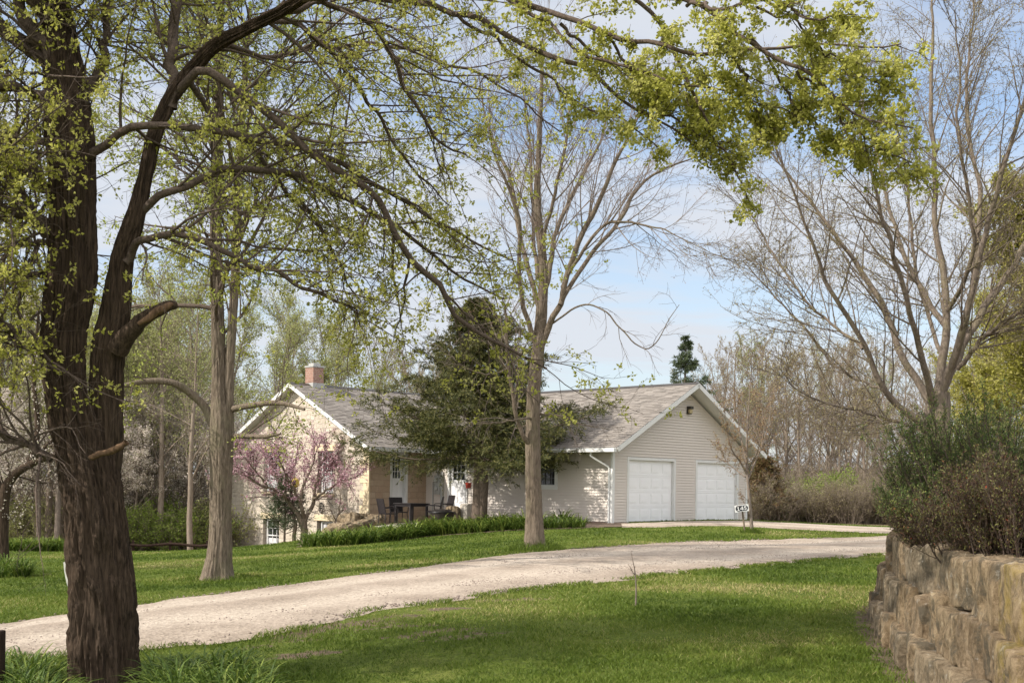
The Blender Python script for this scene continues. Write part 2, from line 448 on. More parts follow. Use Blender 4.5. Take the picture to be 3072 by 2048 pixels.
# siding, brick, stone, shingle
m, N, L, b = new_mat('siding'); M['siding'] = m
v = mapping(N, L)
c = mixc(N, L, noise(N, L, v, 1.3, 5), (0.56, 0.505, 0.455), (0.64, 0.58, 0.53))
c = mixc(N, L, noise(N, L, mapping(N, L, (3, 3, 0.35)), 3, 6), c, mixc(N, L, 0.85, (0.42, 0.37, 0.32), c))
L.new(c, b.inputs['Base Color']); b.inputs['Roughness'].default_value = 0.55
def brickmat(name, c1, c2, mortar, bw, bh, ms, dist=0.0, bmp=0.6, vary=None, distsc=2.0, offset=0.5):
    m, N, L, b = new_mat(name)
    t = N.new('ShaderNodeTexCoord'); s = N.new('ShaderNodeSeparateXYZ'); L.new(t.outputs['Object'], s.inputs[0])
    ad = N.new('ShaderNodeMath'); ad.operation = 'ADD'; L.new(s.outputs[0], ad.inputs[0]); L.new(s.outputs[1], ad.inputs[1])
    cb = N.new('ShaderNodeCombineXYZ'); L.new(ad.outputs[0], cb.inputs[0]); L.new(s.outputs[2], cb.inputs[1])
    vec = cb.outputs[0]
    if dist:
        nz = N.new('ShaderNodeTexNoise'); nz.inputs['Scale'].default_value = distsc; nz.inputs['Detail'].default_value = 5; L.new(t.outputs['Object'], nz.inputs['Vector'])
        sb = N.new('ShaderNodeVectorMath'); sb.operation = 'SUBTRACT'; sb.inputs[1].default_value = (.5, .5, .5); L.new(nz.outputs['Color'], sb.inputs[0])
        sc = N.new('ShaderNodeVectorMath'); sc.operation = 'SCALE'; sc.inputs[3].default_value = dist; L.new(sb.outputs[0], sc.inputs[0])
        va = N.new('ShaderNodeVectorMath'); L.new(cb.outputs[0], va.inputs[0]); L.new(sc.outputs[0], va.inputs[1]); vec = va.outputs[0]
    br = N.new('ShaderNodeTexBrick'); L.new(vec, br.inputs['Vector'])
    br.inputs['Color1'].default_value = (*c1, 1); br.inputs['Color2'].default_value = (*c2, 1); br.inputs['Mortar'].default_value = (*mortar, 1)
    br.inputs['Scale'].default_value = 1; br.inputs['Brick Width'].default_value = bw; br.inputs['Row Height'].default_value = bh
    br.inputs['Mortar Size'].default_value = ms; br.inputs['Mortar Smooth'].default_value = 0.3; br.offset = offset
    br.squash = 0.7; br.squash_frequency = 3
    c = br.outputs['Color']
    f = noise(N, L, t.outputs['Object'], 9, 8, 0.7)
    if vary:
        c = mixc(N, L, noise(N, L, t.outputs['Object'], 1.7, 4), c, mixc(N, L, 0.6, c, vary))
    c = mixc(N, L, 0.55, c, mixc(N, L, f, (0.35, 0.32, 0.28), (1.0, 1.0, 1.0)), 'MULTIPLY')
    L.new(c, b.inputs['Base Color']); b.inputs['Roughness'].default_value = 0.9
    ms_ = N.new('ShaderNodeMath'); ms_.operation = 'MULTIPLY_ADD'; ms_.inputs[1].default_value = -1.2; L.new(br.outputs['Fac'], ms_.inputs[0]); L.new(f, ms_.inputs[2])
    bump(N, L, b, ms_.outputs[0], bmp, 0.03)
    return m
M['limestone'] = brickmat('limestone', (0.57, 0.51, 0.445), (0.72, 0.66, 0.59), (0.54, 0.48, 0.41), 0.40, 0.185, 0.012, 0.24, 1.0, (0.64, 0.54, 0.41), 3.0)
M['ashlar'] = brickmat('ashlar', (0.50, 0.38, 0.275), (0.58, 0.48, 0.36), (0.38, 0.31, 0.235), 0.50, 0.23, 0.010, 0.10, 0.8, (0.52, 0.34, 0.24), 2.5)
M['quoin'] = plain('quoin', (0.66, 0.55, 0.38), 0.9, 0.18, 5, bmp=0.4)
M['red_brick'] = brickmat('red_brick', (0.29, 0.125, 0.095), (0.38, 0.20, 0.155), (0.42, 0.36, 0.31), 0.21, 0.075, 0.012, 0.01, 0.5, (0.42, 0.26, 0.20))
m, N, L, b = new_mat('shingles'); M['shingles'] = m
at_ = N.new('ShaderNodeAttribute'); at_.attribute_name = 'rnd'
r = ramp(N, [(0, (0.09, 0.078, 0.070)), (0.5, (0.165, 0.145, 0.130)), (1, (0.25, 0.222, 0.198))]); L.new(at_.outputs['Fac'], r.inputs[0])
c = mixc(N, L, noise(N, L, mapping(N, L), 60, 3), r.outputs[0], mixc(N, L, 0.4, r.outputs[0], (0.30, 0.27, 0.24)))
L.new(c, b.inputs['Base Color']); b.inputs['Roughness'].default_value = 0.95
bump(N, L, b, noise(N, L, mapping(N, L), 90, 2), 0.3, 0.01)
# ground
m, N, L, b = new_mat('lawn'); M['lawn'] = m
v = mapping(N, L)
g = ramp(N, [(0.25, (0.060, 0.090, 0.014)), (0.5, (0.110, 0.145, 0.026)), (0.75, (0.18, 0.195, 0.05)), (0.9, (0.26, 0.23, 0.10))])
L.new(noise(N, L, v, 0.55, 9, 0.72), g.inputs[0])
g2 = ramp(N, [(0.35, (0.55, 0.55, 0.55)), (0.65, (1.15, 1.15, 1.1))]); L.new(noise(N, L, v, 22, 5, 0.7), g2.inputs[0])
c = mixc(N, L, 1.0, g.outputs[0], g2.outputs[0], 'MULTIPLY')
wa = N.new('ShaderNodeAttribute'); wa.attribute_name = 'litter'
lit = ramp(N, [(0.3, (0.10, 0.075, 0.045)), (0.55, (0.20, 0.155, 0.10)), (0.75, (0.15, 0.16, 0.055))]); L.new(noise(N, L, v, 1.1, 9, 0.75), lit.inputs[0])
c = mixc(N, L, wa.outputs['Fac'], c, lit.outputs[0])
da = N.new('ShaderNodeAttribute'); da.attribute_name = 'dirt'
dr = ramp(N, [(0.3, (0.085, 0.06, 0.042)), (0.7, (0.21, 0.16, 0.115))]); L.new(noise(N, L, v, 14, 6, 0.7), dr.inputs[0])
ad = N.new('ShaderNodeMath'); ad.operation = 'ADD'; L.new(da.outputs['Fac'], ad.inputs[0]); L.new(noise(N, L, v, 5, 6, 0.7), ad.inputs[1])
dm = ramp(N, [(0.95, (0, 0, 0)), (1.15, (1, 1, 1))]); L.new(ad.outputs[0], dm.inputs[0])
dm.color_ramp.elements[0].position = 0.88; dm.color_ramp.elements[1].position = 1.0
c = mixc(N, L, dm.outputs[0], c, dr.outputs[0])
L.new(c, b.inputs['Base Color']); b.inputs['Roughness'].default_value = 0.95; b.inputs['Specular IOR Level'].default_value = 0.1
bump(N, L, b, noise(N, L, v, 40, 6, 0.7), 0.8, 0.05)
m, N, L, b = new_mat('gravel'); M['gravel'] = m
v = mapping(N, L)
big = ramp(N, [(0.35, (0.255, 0.210, 0.170)), (0.6, (0.350, 0.296, 0.246))]); L.new(noise(N, L, v, 0.7, 6, 0.6), big.inputs[0])
vo = N.new('ShaderNodeTexVoronoi'); vo.inputs['Scale'].default_value = 26; L.new(v, vo.inputs['Vector'])
st = ramp(N, [(0.0, (0.42, 0.40, 0.38)), (0.35, (0.90, 0.88, 0.86)), (0.7, (1.04, 1.02, 1.0)), (1.0, (1.45, 1.42, 1.38))]); L.new(vo.outputs['Color'], st.inputs[0])
ta = N.new('ShaderNodeAttribute'); ta.attribute_name = 'track'
c = mixc(N, L, ta.outputs['Fac'], big.outputs[0], (0.43, 0.372, 0.312))
c = mixc(N, L, 0.75, c, st.outputs[0], 'MULTIPLY')
sp = ramp(N, [(0.58, (0, 0, 0)), (0.68, (1, 1, 1))]); L.new(noise(N, L, v, 9, 8, 0.8), sp.inputs[0])
c = mixc(N, L, sp.outputs[0], c, mixc(N, L, 0.45, c, (0.25, 0.19, 0.15)))
L.new(c, b.inputs['Base Color']); b.inputs['Roughness'].default_value = 0.95; b.inputs['Specular IOR Level'].default_value = 0.15
hh = N.new('ShaderNodeMath'); hh.operation = 'ADD'; L.new(vo.outputs['Distance'], hh.inputs[0]); L.new(noise(N, L, v, 9, 8, 0.75), hh.inputs[1])
bump(N, L, b, hh.outputs[0], 0.45, 0.02)
m, N, L, b = new_mat('rock'); M['rock'] = m
v = mapping(N, L); v2 = mapping(N, L, (1.7, 1.7, 1.0))
f = noise(N, L, v2, 5.0, 12, 0.80, 0.4)
r = ramp(N, [(0.30, (0.05, 0.038, 0.026)), (0.43, (0.20, 0.155, 0.105)), (0.56, (0.37, 0.30, 0.215)), (0.72, (0.56, 0.50, 0.40))]); L.new(f, r.inputs[0])
at_ = N.new('ShaderNodeAttribute'); at_.attribute_name = 'rnd'
tint = ramp(N, [(0.0, (0.72, 0.66, 0.60)), (0.3, (1.02, 0.93, 0.80)), (0.6, (0.88, 0.88, 0.86)), (0.85, (1.15, 1.06, 0.92))]); L.new(at_.outputs['Fac'], tint.inputs[0])
c = mixc(N, L, 1.0, r.outputs[0], tint.outputs[0], 'MULTIPLY')
sp = ramp(N, [(0.50, (0, 0, 0)), (0.60, (0.85, 0.85, 0.85))]); L.new(noise(N, L, v, 2.6, 10, 0.75, 0.5), sp.inputs[0])
c = mixc(N, L, sp.outputs[0], c, (0.105, 0.09, 0.066))
pl_ = ramp(N, [(0.60, (0, 0, 0)), (0.68, (0.7, 0.7, 0.7))]); L.new(noise(N, L, v, 5.5, 9, 0.75), pl_.inputs[0])
c = mixc(N, L, pl_.outputs[0], c, (0.50, 0.47, 0.41))
yr = ramp(N, [(0.90, (0, 0, 0)), (0.95, (1, 1, 1))]); L.new(at_.outputs['Fac'], yr.inputs[0])
ym = N.new('ShaderNodeMath'); ym.operation = 'MULTIPLY'; L.new(yr.outputs[0], ym.inputs[0])
yn = ramp(N, [(0.47, (0, 0, 0)), (0.62, (0.6, 0.6, 0.6))]); L.new(noise(N, L, v2, 2.2, 9, 0.75, 0.4), yn.inputs[0]); L.new(yn.outputs[0], ym.inputs[1])
c = mixc(N, L, ym.outputs[0], c, (0.36, 0.265, 0.05))
L.new(c, b.inputs['Base Color']); b.inputs['Roughness'].default_value = 0.92; b.inputs['Specular IOR Level'].default_value = 0.2
h2 = N.new('ShaderNodeMath'); h2.operation = 'ADD'; L.new(f, h2.inputs[0]); L.new(noise(N, L, v, 22, 10, 0.8), h2.inputs[1])
bump(N, L, b, h2.outputs[0], 1.0, 0.05)
M['stone_grit'] = plain('stone_grit', (0.20, 0.16, 0.135), 0.95, 0.4, 30)
M['dark_sash'] = plain('dark_sash', (0.11, 0.11, 0.115), 0.5, 0.1, 8)
M['mulch'] = plain('mulch', (0.15, 0.105, 0.075), 0.95, 0.5, 18, bmp=0.9)

# ================================================================== SETTING
HX, HY = 3.46, 40.0
RZ = math.atan2(0.7187, 0.695)
RV = np.array((math.cos(RZ), math.sin(RZ), 0.0)); LV = np.array((-math.sin(RZ), math.cos(RZ), 0.0))
def hs(r, l, z=0.0):
    return np.array((HX, HY, 0)) + RV * r + LV * l + np.array((0, 0, z))

# gravel drive: two edges measured on the photograph, laid on the ground
far_e = [(-420,1540),(-200,1478),(0,1437),(155,1412),(310,1389),(480,1367),(640,1345),(850,1317),(1040,1291),(1200,1269),(1330,1260),(1500,1248),(1700,1241),(1880,1236),(2036,1230),(2200,1222),(2380,1212)]
near_e = [(-560,1660),(-260,1575),(0,1519),(200,1504),(360,1492),(530,1474),(640,1452),(830,1412),(990,1388),(1150,1364),(1330,1344),(1500,1324),(1700,1304),(1900,1286),(2030,1274),(2200,1262),(2400,1250)]
up2 = [(1428,1204),(1500,1201),(1560,1198),(1640,1197),(1700,1196),(1760,1199),(1830,1202),(1940,1208),(2036,1212),(2200,1214),(2380,1213)]
lo2 = [(1428,1211),(1500,1211),(1560,1209),(1640,1208),(1700,1209),(1760,1212),(1830,1216),(1940,1221),(2036,1225),(2200,1222),(2380,1216)]
def edge3(e, n):
    W = np.array([ground(*p)[:2] for p in e]); return spline(np.c_[W, np.zeros(len(W))], n)[:, :2]
def strip(name, ea, eb, n, k, lift, mat, label=None, wob=0.25):
    A, B = edge3(ea, n), edge3(eb, n)
    for E, s in ((A, 3.0), (B, 9.0)):
        T = nrm(np.gradient(E, axis=0)); No = np.stack((-T[:, 1], T[:, 0]), 1)
        w = (fbm(np.c_[E * 1.3, np.full(n, s)], 4) - 0.5) * wob * 2
        E += No * w[:, None]
    t = np.linspace(0, 1, k)[None, :, None]
    G = A[:, None] * (1 - t) + B[:, None] * t
    # crown and two worn wheel tracks
    tt = t[..., 0]
    crown = 0.03 * np.sin(tt * np.pi) - 0.018 * (np.exp(-((tt - .3) / .09) ** 2) + np.exp(-((tt - .7) / .09) ** 2))
    z = height(G[..., 0], G[..., 1]) + .010 + (lift - .010) * np.clip(np.minimum(tt, 1 - tt) * 12, 0, 1) + crown * 1.0 + 0.012 * (fbm(np.concatenate((G * 2.5, np.zeros(G.shape[:2] + (1,))), -1), 3) - .5)
    V = np.concatenate((G, z[..., None]), -1)
    i = np.arange(n - 1)[:, None] * k + np.arange(k - 1)[None]
    F = np.stack((i, i + 1, i + k + 1, i + k), -1).reshape(-1, 4)
    mb = MB().add(V, F); o = mb.build(name, mat, smooth=True)
    wv_ = (fbm(np.concatenate((G * .5, np.zeros(G.shape[:2] + (1,))), -1), 3) - .5) * .12
    tk = np.clip((np.exp(-((tt + wv_ - .29) / .10) ** 2) + np.exp(-((tt + wv_ - .70) / .10) ** 2)), 0, 1) * .85
    o.data.attributes.new('track', 'FLOAT', 'POINT').data.foreach_set('value', tk.astype(np.float32).ravel())
    return struct(o), np.vstack((A, B[::-1]))
drive, DRIVE = strip('gravel_drive', far_e, near_e, 260, 26, 0.03, M['gravel'])
spur, SPUR = strip('gravel_driveway_spur', up2, lo2, 160, 14, 0.035, M['gravel'], wob=0.12)

LILYBED = [ground(*p) for p in [(690,1256),(820,1250),(1000,1231),(1130,1222),(1250,1216),(1330,1214),(1440,1210),(1440,1200)]]
LILYBED = [p[:2] for p in LILYBED] + [tuple(hs(0, 0)[:2]), tuple(hs(0, 9.4)[:2]), tuple(hs(-2.89, 9.4)[:2]), tuple(hs(-2.89, 13.5)[:2])]
HOUSE = [tuple(hs(*p)[:2]) for p in [(0,0),(8.25,0),(8.25,18.7),(-2.89,18.7),(-2.89,9.4),(0,9.4)]]
PATIO = [tuple(hs(*p)[:2]) for p in [(-0.02,6.9),(-0.02,9.38),(-3.0,9.38),(-3.7,9.2),(-3.7,5.7),(-1.6,5.4)]]
DIRT = [(ground(*p), s) for p, s in [((985,1452),.9),((1080,1460),.8),((860,1425),1.0),((1180,1375),.9),((700,1452),.9),((760,1438),.8),((690,1505),.8),((1450,1392),.45),((900,1440),.8),((1800,1446),.35),((1250,1352),.6),((620,1480),.7),((1020,1400),.8)]]
WALLBASE = [(2.4,4.0),(2.9,6.0),(3.42,8.5),(3.92,11.2),(4.45,14),(5.22,16.8),(6.3,19.0),(8.0,20.4),(10.5,21.2)]

xs = np.unique(np.r_[np.linspace(-600,-60,14), np.linspace(-60,-24,19), np.linspace(-24,24,121), np.linspace(24,60,19), np.linspace(60,600,14)])
ys = np.unique(np.r_[np.linspace(-600,-20,14), np.linspace(-20,5,18), np.linspace(5,56,128), np.linspace(56,150,40), np.linspace(150,700,14)])
GX, GY = np.meshgrid(xs, ys)
GZ = height(GX, GY)
near = np.exp(-(np.hypot(GX, GY - 20) / 45) ** 4)
GZ = GZ + near * 0.05 * (fbm(np.stack((GX * .8, GY * .8, GX * 0), -1), 3) - 0.5)
nx, ny = len(xs), len(ys)
i = np.arange(ny - 1)[:, None] * nx + np.arange(nx - 1)[None]
gm = MB().add(np.stack((GX, GY, GZ), -1), np.stack((i, i + 1, i + nx + 1, i + nx), -1).reshape(-1, 4))
gnd = struct(gm.build('lawn_ground', M['lawn'], smooth=True))
def litter_at(x, y):
    lim = np.where(x < -9, 43.0 - 0.05 * (x + 9), np.where(x < 8, 58.0, 46.6 + 0.03 * (x - 8)))
    lim = lim + 1.5 * (vnoise(np.stack((x * .5, y * .5, x * 0), -1)) - .5)
    m = np.clip((y - lim) / 1.0, 0, 1)
    return np.maximum(m, np.clip((np.abs(x) - 45) / 8, 0, 1))
def dirt_at(x, y):
    d = np.zeros(np.shape(x))
    for p, s in DIRT:
        dx, dy = x - p[0], y - p[1]
        q = ((dx * .9 + dy * .3) / (s * 1.1)) ** 2 + ((dy * .9 - dx * .3) / (s * .36)) ** 2
        d = np.maximum(d, np.exp(-q) * .62)
    W = np.array(WALLBASE)
    dw = np.min(np.hypot(x[..., None] - np.interp(np.linspace(4, 21, 60), W[:, 1], W[:, 0]), y[..., None] - np.linspace(4, 21, 60)), -1)
    d = np.maximum(d, np.clip(1.0 - dw / .55, 0, 1) * .9)
    return d
for nm, val in (('litter', litter_at(GX, GY)), ('dirt', dirt_at(GX, GY))):
    a_ = gnd.data.attributes.new(nm, 'FLOAT', 'POINT'); a_.data.foreach_set('value', val.astype(np.float32).ravel())

def sheet(name, poly, mat, lift, step=0.25, wob=0.0):
    P = np.array(poly); x0, y0 = P.min(0); x1, y1 = P.max(0)
    X, Y = np.meshgrid(np.arange(x0, x1 + step, step), np.arange(y0, y1 + step, step))
    Z = height(X, Y) + lift
    nx = X.shape[1]
    i = np.arange(X.shape[0] - 1)[:, None] * nx + np.arange(nx - 1)[None]
    F = np.stack((i, i + 1, i + nx + 1, i + nx), -1).reshape(-1, 4)
    cx, cy = X.ravel()[F].mean(1), Y.ravel()[F].mean(1)
    F = F[inside(cx, cy, poly)]
    return struct(MB().add(np.stack((X, Y, Z), -1), F).build(name, mat, smooth=True))
sheet('planting_bed', LILYBED, M['mulch'], 0.02)
sheet('patio_paving', PATIO, M['concrete'], 0.045, 0.12)

# ================================================================== HOUSE
house = thing('house', 'low tan sided house with attached stone wing and two white garage doors', 'house', (HX, HY, 0), RZ)
def wallbox(mb, O, U, Nn, a0, a1, b0, b1, z0, z1, mat=0):
    """box along the wall: a along U, b outwards along Nn, z up"""
    O, U, Nn = (np.asarray(q, float) for q in (O, U, Nn))
    V = [O + U * a + Nn * b_ + np.array((0, 0, z)) for z in (z0, z1) for b_ in (b0, b1) for a in (a0, a1)]
    F = [(0,2,3,1), (4,5,7,6), (0,1,5,4), (2,6,7,3), (0,4,6,2), (1,3,7,5)]
    return mb.add(V, F, mat=mat)
WZ0 = 0.74                                   # bottom of the siding
PITCH = 0.537
def wing_roof(r): return 3.25 + (np.minimum(r, 8.24 - r) + 0.5) * PITCH
def stone_roof(l): return 3.30 + (np.minimum(l - 9.4, 18.72 - l) + 0.4) * 0.52
def clap(mb, O, U, Nn, a0, a1, z0, ztop, holes, h=0.098, proud=0.023):
    O, U, Nn = (np.asarray(q, float) for q in (O, U, Nn)); zu = np.array((0, 0, 1.0))
    z = z0
    while True:
        z1 = z + h
        aa = np.linspace(a0, a1, 160); ok = aa[ztop(aa) > z1]
        if len(ok) < 2: break
        iv = [(ok[0], ok[-1])]
        for (h0, h1, k0, k1) in holes:
            if k0 < z + h * .5 < k1:
                nv = []
                for (p, q) in iv:
                    if h1 <= p or h0 >= q: nv.append((p, q)); continue
                    if p < h0: nv.append((p, h0))
                    if h1 < q: nv.append((h1, q))
                iv = nv
        for (p, q) in iv:
            V = [O + U * p + Nn * proud + zu * z, O + U * q + Nn * proud + zu * z, O + U * q + Nn * .002 + zu * (z1 - .008), O + U * p + Nn * .002 + zu * (z1 - .008),
                 O + U * p + zu * z, O + U * q + zu * z]
            mb.add(V, [(0, 1, 2, 3), (4, 5, 1, 0)], rng.random())
        z = z1
def facewall(mb, O, U, Nn, brk, zb, ztop, holes, depth):
    """flat wall face with openings and their reveals"""
    O, U, Nn = (np.asarray(q, float) for q in (O, U, Nn)); zu = np.array((0, 0, 1.0))
    e = sorted(set(brk) | {h[0] for h in holes} | {h[1] for h in holes})
    for a, b_ in zip(e[:-1], e[1:]):
        hh = sorted([h for h in holes if h[0] <= a + 1e-6 and h[1] >= b_ - 1e-6], key=lambda h: h[2])
        lo = zb
        for h in hh + [None]:
            if h is None: ta, tb = float(ztop(a)), float(ztop(b_))
            else: ta = tb = h[2]
            mb.add([O + U*a + zu*lo, O + U*b_ + zu*lo, O + U*b_ + zu*tb, O + U*a + zu*ta], [(0, 1, 2, 3)])
            if h: lo = h[3]
    for (a, b_, k0, k1) in holes:
        I = O - Nn * depth
        for p, q in (((a, k0), (a, k1)), ((a, k1), (b_, k1)), ((b_, k1), (b_, k0)), ((b_, k0), (a, k0))):
            mb.add([O + U*p[0] + zu*p[1], O + U*q[0] + zu*q[1], I + U*q[0] + zu*q[1], I + U*p[0] + zu*p[1]], [(0, 1, 2, 3)])
UX, UY = np.array((1., 0, 0)), np.array((0, 1., 0))
Z3 = np.zeros(3)
# --- wing walls
GD = [(0.88, 3.47, 0.70, 2.87), (4.915, 7.55, 0.70, 2.87)]
mb = MB(); clap(mb, Z3, UX, -UY, 0.09, 8.15, WZ0, lambda r: wing_roof(r) - 0.22, [(a - .1, b_ + .1, k0, k1 + .1) for a, b_, k0, k1 in GD])
facewall(mb, UY * .012, UX, -UY, [0, 4.12, 8.24], WZ0 - .02, lambda r: wing_roof(r) - 0.2, [(a - .03, b_ + .03, k0, k1 + .03) for a, b_, k0, k1 in GD], 0.2)
mb.build('gable_wall', M['siding'], house)
WIN = [(2.56, 3.40, 1.90, 3.02)]; DR2 = [(7.15, 8.05, 1.06, 3.09)]
mb = MB(); clap(mb, Z3, UY, -UX, 0.06, 9.4, WZ0, lambda l: 3.40 + l * 0, [(a - .09, b_ + .09, k0 - .09, k1 + .1) for a, b_, k0, k1 in WIN + DR2])
facewall(mb, UX * .012, UY, -UX, [0, 9.4], WZ0 - .02, lambda l: 3.41, [(a - .03, b_ + .03, k0 - .03, k1 + .03) for a, b_, k0, k1 in WIN + DR2], 0.1)
mb.build('long_wall', M['siding'], house)
mb = MB(); mb.box(8.1, 8.24, 0.02, 9.4, 0.0, 3.4); mb.box(0.35, 8.2, 9.2, 9.3, 0, 3.4)
mb.build('rear_wall', M['siding'], house)
mb = MB(); mb.box(0.012, 0.2, 0.03, 9.38, -0.9, WZ0 - .022); mb.build('foundation', M['red_brick'], house)
for q in ((.21, .86), (3.5, 4.9), (7.57, 8.22)):
    mb = MB(); mb.box(*q, 0.02, .2, -.9, WZ0 - .022); mb.build('foundation', M['red_brick'], house)
mb = MB()
mb.box(-.032, .09, -.032, -.001, WZ0 - .04, 3.36); mb.box(-.032, -.001, -.001, .06, WZ0 - .04, 3.36)
mb.build('corner_trim', M['white_paint'], house)
mb = MB(); mb.box(8.15, 8.272, -.032, 0, WZ0 - .04, 3.4); mb.build('corner_trim', M['white_paint'], house)
# --- stone wing walls
GH = [(15.15, 16.31, -0.95, 0.42), (11.59, 12.60, -0.35, 0.44), (15.15, 16.31, 1.54, 3.18), (11.59, 12.60, 1.52, 3.18)]
SG = np.array((-2.89, 0, 0))
mb = MB(); facewall(mb, SG, UY, -UX, [9.4, 14.06, 18.72], -3.0, lambda l: stone_roof(l) - 0.12, GH, 0.28)
mb.build('gable_stone_wall', M['limestone'], house)
DR1 = [(-1.86, -0.98, 1.12, 3.16)]
mb = MB(); facewall(mb, np.array((0, 9.4, 0)), UX, -UY, [-2.89, 0.3], -3.0, lambda r: 3.42, DR1, 0.25)
mb.build('courtyard_stone_wall', M['ashlar'], house)
mb = MB(); mb.box(-2.6, 8.2, 18.5, 18.72, -3, 3.4); mb.box(8.0, 8.2, 9.5, 18.5, -3, 3.4)
mb.build('rear_stone_wall', M['limestone'], house)
mb = MB(); z = -0.6; kq = 0
while z < 3.2:
    hq = 0.26 + 0.05 * rng.random(); w1, w2 = ((.52, .02) if kq % 2 else (.32, .02))
    mb.box(-2.912, -2.85, 9.38, 9.4 + w1, z + .012, min(z + hq, 3.3)); z += hq; kq += 1
mb.build('quoins', M['quoin'], house)
for (a, b_, k0, k1) in GH:
    mb = MB(); mb.box(-2.915, -2.75, a - .16, b_ + .16, k1, k1 + .24); mb.build('lintel', M['quoin'], house, bevel=.01)
    mb = MB(); mb.box(-2.95, -2.75, a - .08, b_ + .08, k0 - .11, k0); mb.build('window_sill', M['quoin'], house, bevel=.01)
# --- roofs
def shingles(mb, O, A, S, na, nsl, Nn):
    """courses of tabs: along A (length na), up the slope S (length nsl)"""
    O, A, S, Nn = (np.asarray(q, float) for q in (O, A, S, Nn))
    ex = 0.145; ns = int(round(nsl / ex)); ex = nsl / ns
    for j in range(ns):
        w = []; x = 0
        while x < na:
            d = rng.choice([.16, .22, .33, .33]); w.append((x, min(x + d, na))); x += d
        w = np.array(w); m = len(w)
        lift = (0.008 + 0.010 * (rng.random(m) > .5))[:, None]
        a0, a1 = w[:, :1], w[:, 1:]
        p = [O + A*a0 + S*(j*ex) + Nn*lift, O + A*a1 + S*(j*ex) + Nn*lift, O + A*a1 + S*((j+1)*ex) + Nn*.002, O + A*a0 + S*((j+1)*ex) + Nn*.002,
             O + A*a0 + S*(j*ex) - Nn*.004, O + A*a1 + S*(j*ex) - Nn*.004]
        V = np.stack(p, 1).reshape(-1, 3); q = np.arange(m)[:, None] * 6
        at_ = np.clip(rng.normal(.5, .2, m), 0, 1)
        mb.add(V, np.concatenate((q + np.array([[0, 1, 2, 3]]), q + np.array([[4, 5, 1, 0]]))), np.r_[at_, at_ * .5])
def sv(dx, pitch):
    v = np.array((dx[0], dx[1], pitch)); return v / np.linalg.norm(v)
roof = MB()
s1 = sv((1, 0), PITCH); n1 = np.array((-PITCH, 0, 1)) / math.hypot(1, PITCH); sl1 = 4.62 * math.hypot(1, PITCH)
shingles(roof, (-.5, -.6, 3.25), (0, 1, 0), s1, 14.2, sl1, n1)
s2 = sv((-1, 0), PITCH); n2 = np.array((PITCH, 0, 1)) / math.hypot(1, PITCH)
shingles(roof, (8.74, 13.6, 3.25), (0, -1, 0), s2, 14.2, sl1, n2)
P2 = 0.52; sl2 = 5.06 * math.hypot(1, P2)
s3 = sv((0, 1), P2); n3 = np.array((0, -P2, 1)) / math.hypot(1, P2)
shingles(roof, (8.6, 9.0, 3.30), (-1, 0, 0), s3, 11.89, sl2, n3)
s4 = sv((0, -1), P2); n4 = np.array((0, P2, 1)) / math.hypot(1, P2)
shingles(roof, (-3.29, 19.12, 3.30), (1, 0, 0), s4, 11.89, sl2, n4)
rf = roof.build('roof', M['shingles'], house)
mb = MB()
mb.add([(3.95, -.62, 5.66), (4.12, -.62, 5.752), (4.29, -.62, 5.66), (3.95, 13.5, 5.66), (4.12, 13.5, 5.752), (4.29, 13.5, 5.66)], [(0, 1, 4, 3), (1, 2, 5, 4)])
mb.add([(-3.3, 13.89, 5.865), (-3.3, 14.06, 5.955), (-3.3, 14.23, 5.865), (8.6, 13.89, 5.865), (8.6, 14.06, 5.955), (8.6, 14.23, 5.865)], [(0, 1, 4, 3), (1, 2, 5, 4)])
mb.build('ridge_cap', M['dark_brown_paint'], rf)
# soffits + rake boards + fascia
def slab(mb, O, A, S, Nn, na, ns, top, th):
    O, A, S, Nn = (np.asarray(q, float) for q in (O, A, S, Nn))
    V = [O + A*a + S*s + Nn*n for n in (top - th, top) for s in (0, ns) for a in (0, na)]
    mb.add(V, [(0,2,3,1), (4,5,7,6), (0,1,5,4), (2,6,7,3), (0,4,6,2), (1,3,7,5)])
mb = MB()
slab(mb, (-.5, -.56, 3.25), (0, 1, 0), s1, n1, 9.9, sl1 - .01, -.012, .09)
slab(mb, (8.74, -.56, 3.25), (0, 1, 0), s2, n2, 9.9, sl1 - .01, -.012, .09)
slab(mb, (-3.25, 9.0, 3.30), (1, 0, 0), s3, n3, 11.8, sl2 - .01, -.012, .09)
slab(mb, (-3.25, 19.12, 3.30), (1, 0, 0), s4, n4, 11.8, sl2 - .01, -.012, .09)
mb.build('soffit', M['white_paint'], rf)
for q in (((-.5, -.605, 3.25), (0, 1, 0), s1, n1, .035, sl1 - .012, -.008, .16), ((8.74, -.605, 3.25), (0, 1, 0), s2, n2, .035, sl1 - .012, -.008, .16),
          ((-3.295, 9.0, 3.30), (1, 0, 0), s3, n3, .035, sl2 - .012, -.008, .15), ((-3.295, 19.12, 3.30), (1, 0, 0), s4, n4, .035, sl2 - .012, -.008, .15)):
    mb = MB(); slab(mb, *q); mb.build('rake_board', M['white_paint'], rf)
for q in (((-.535, -.57, 3.215), (0, 1, 0), (0, 0, 1), (1, 0, 0), 9.55, -.12, .03, .14), ((-3.25, 8.97, 3.26), (1, 0, 0), (0, 0, 1), (0, 1, 0), 3.2, -.12, .03, .14)):
    mb = MB(); slab(mb, *q); mb.build('gutter', M['white_paint'], rf)
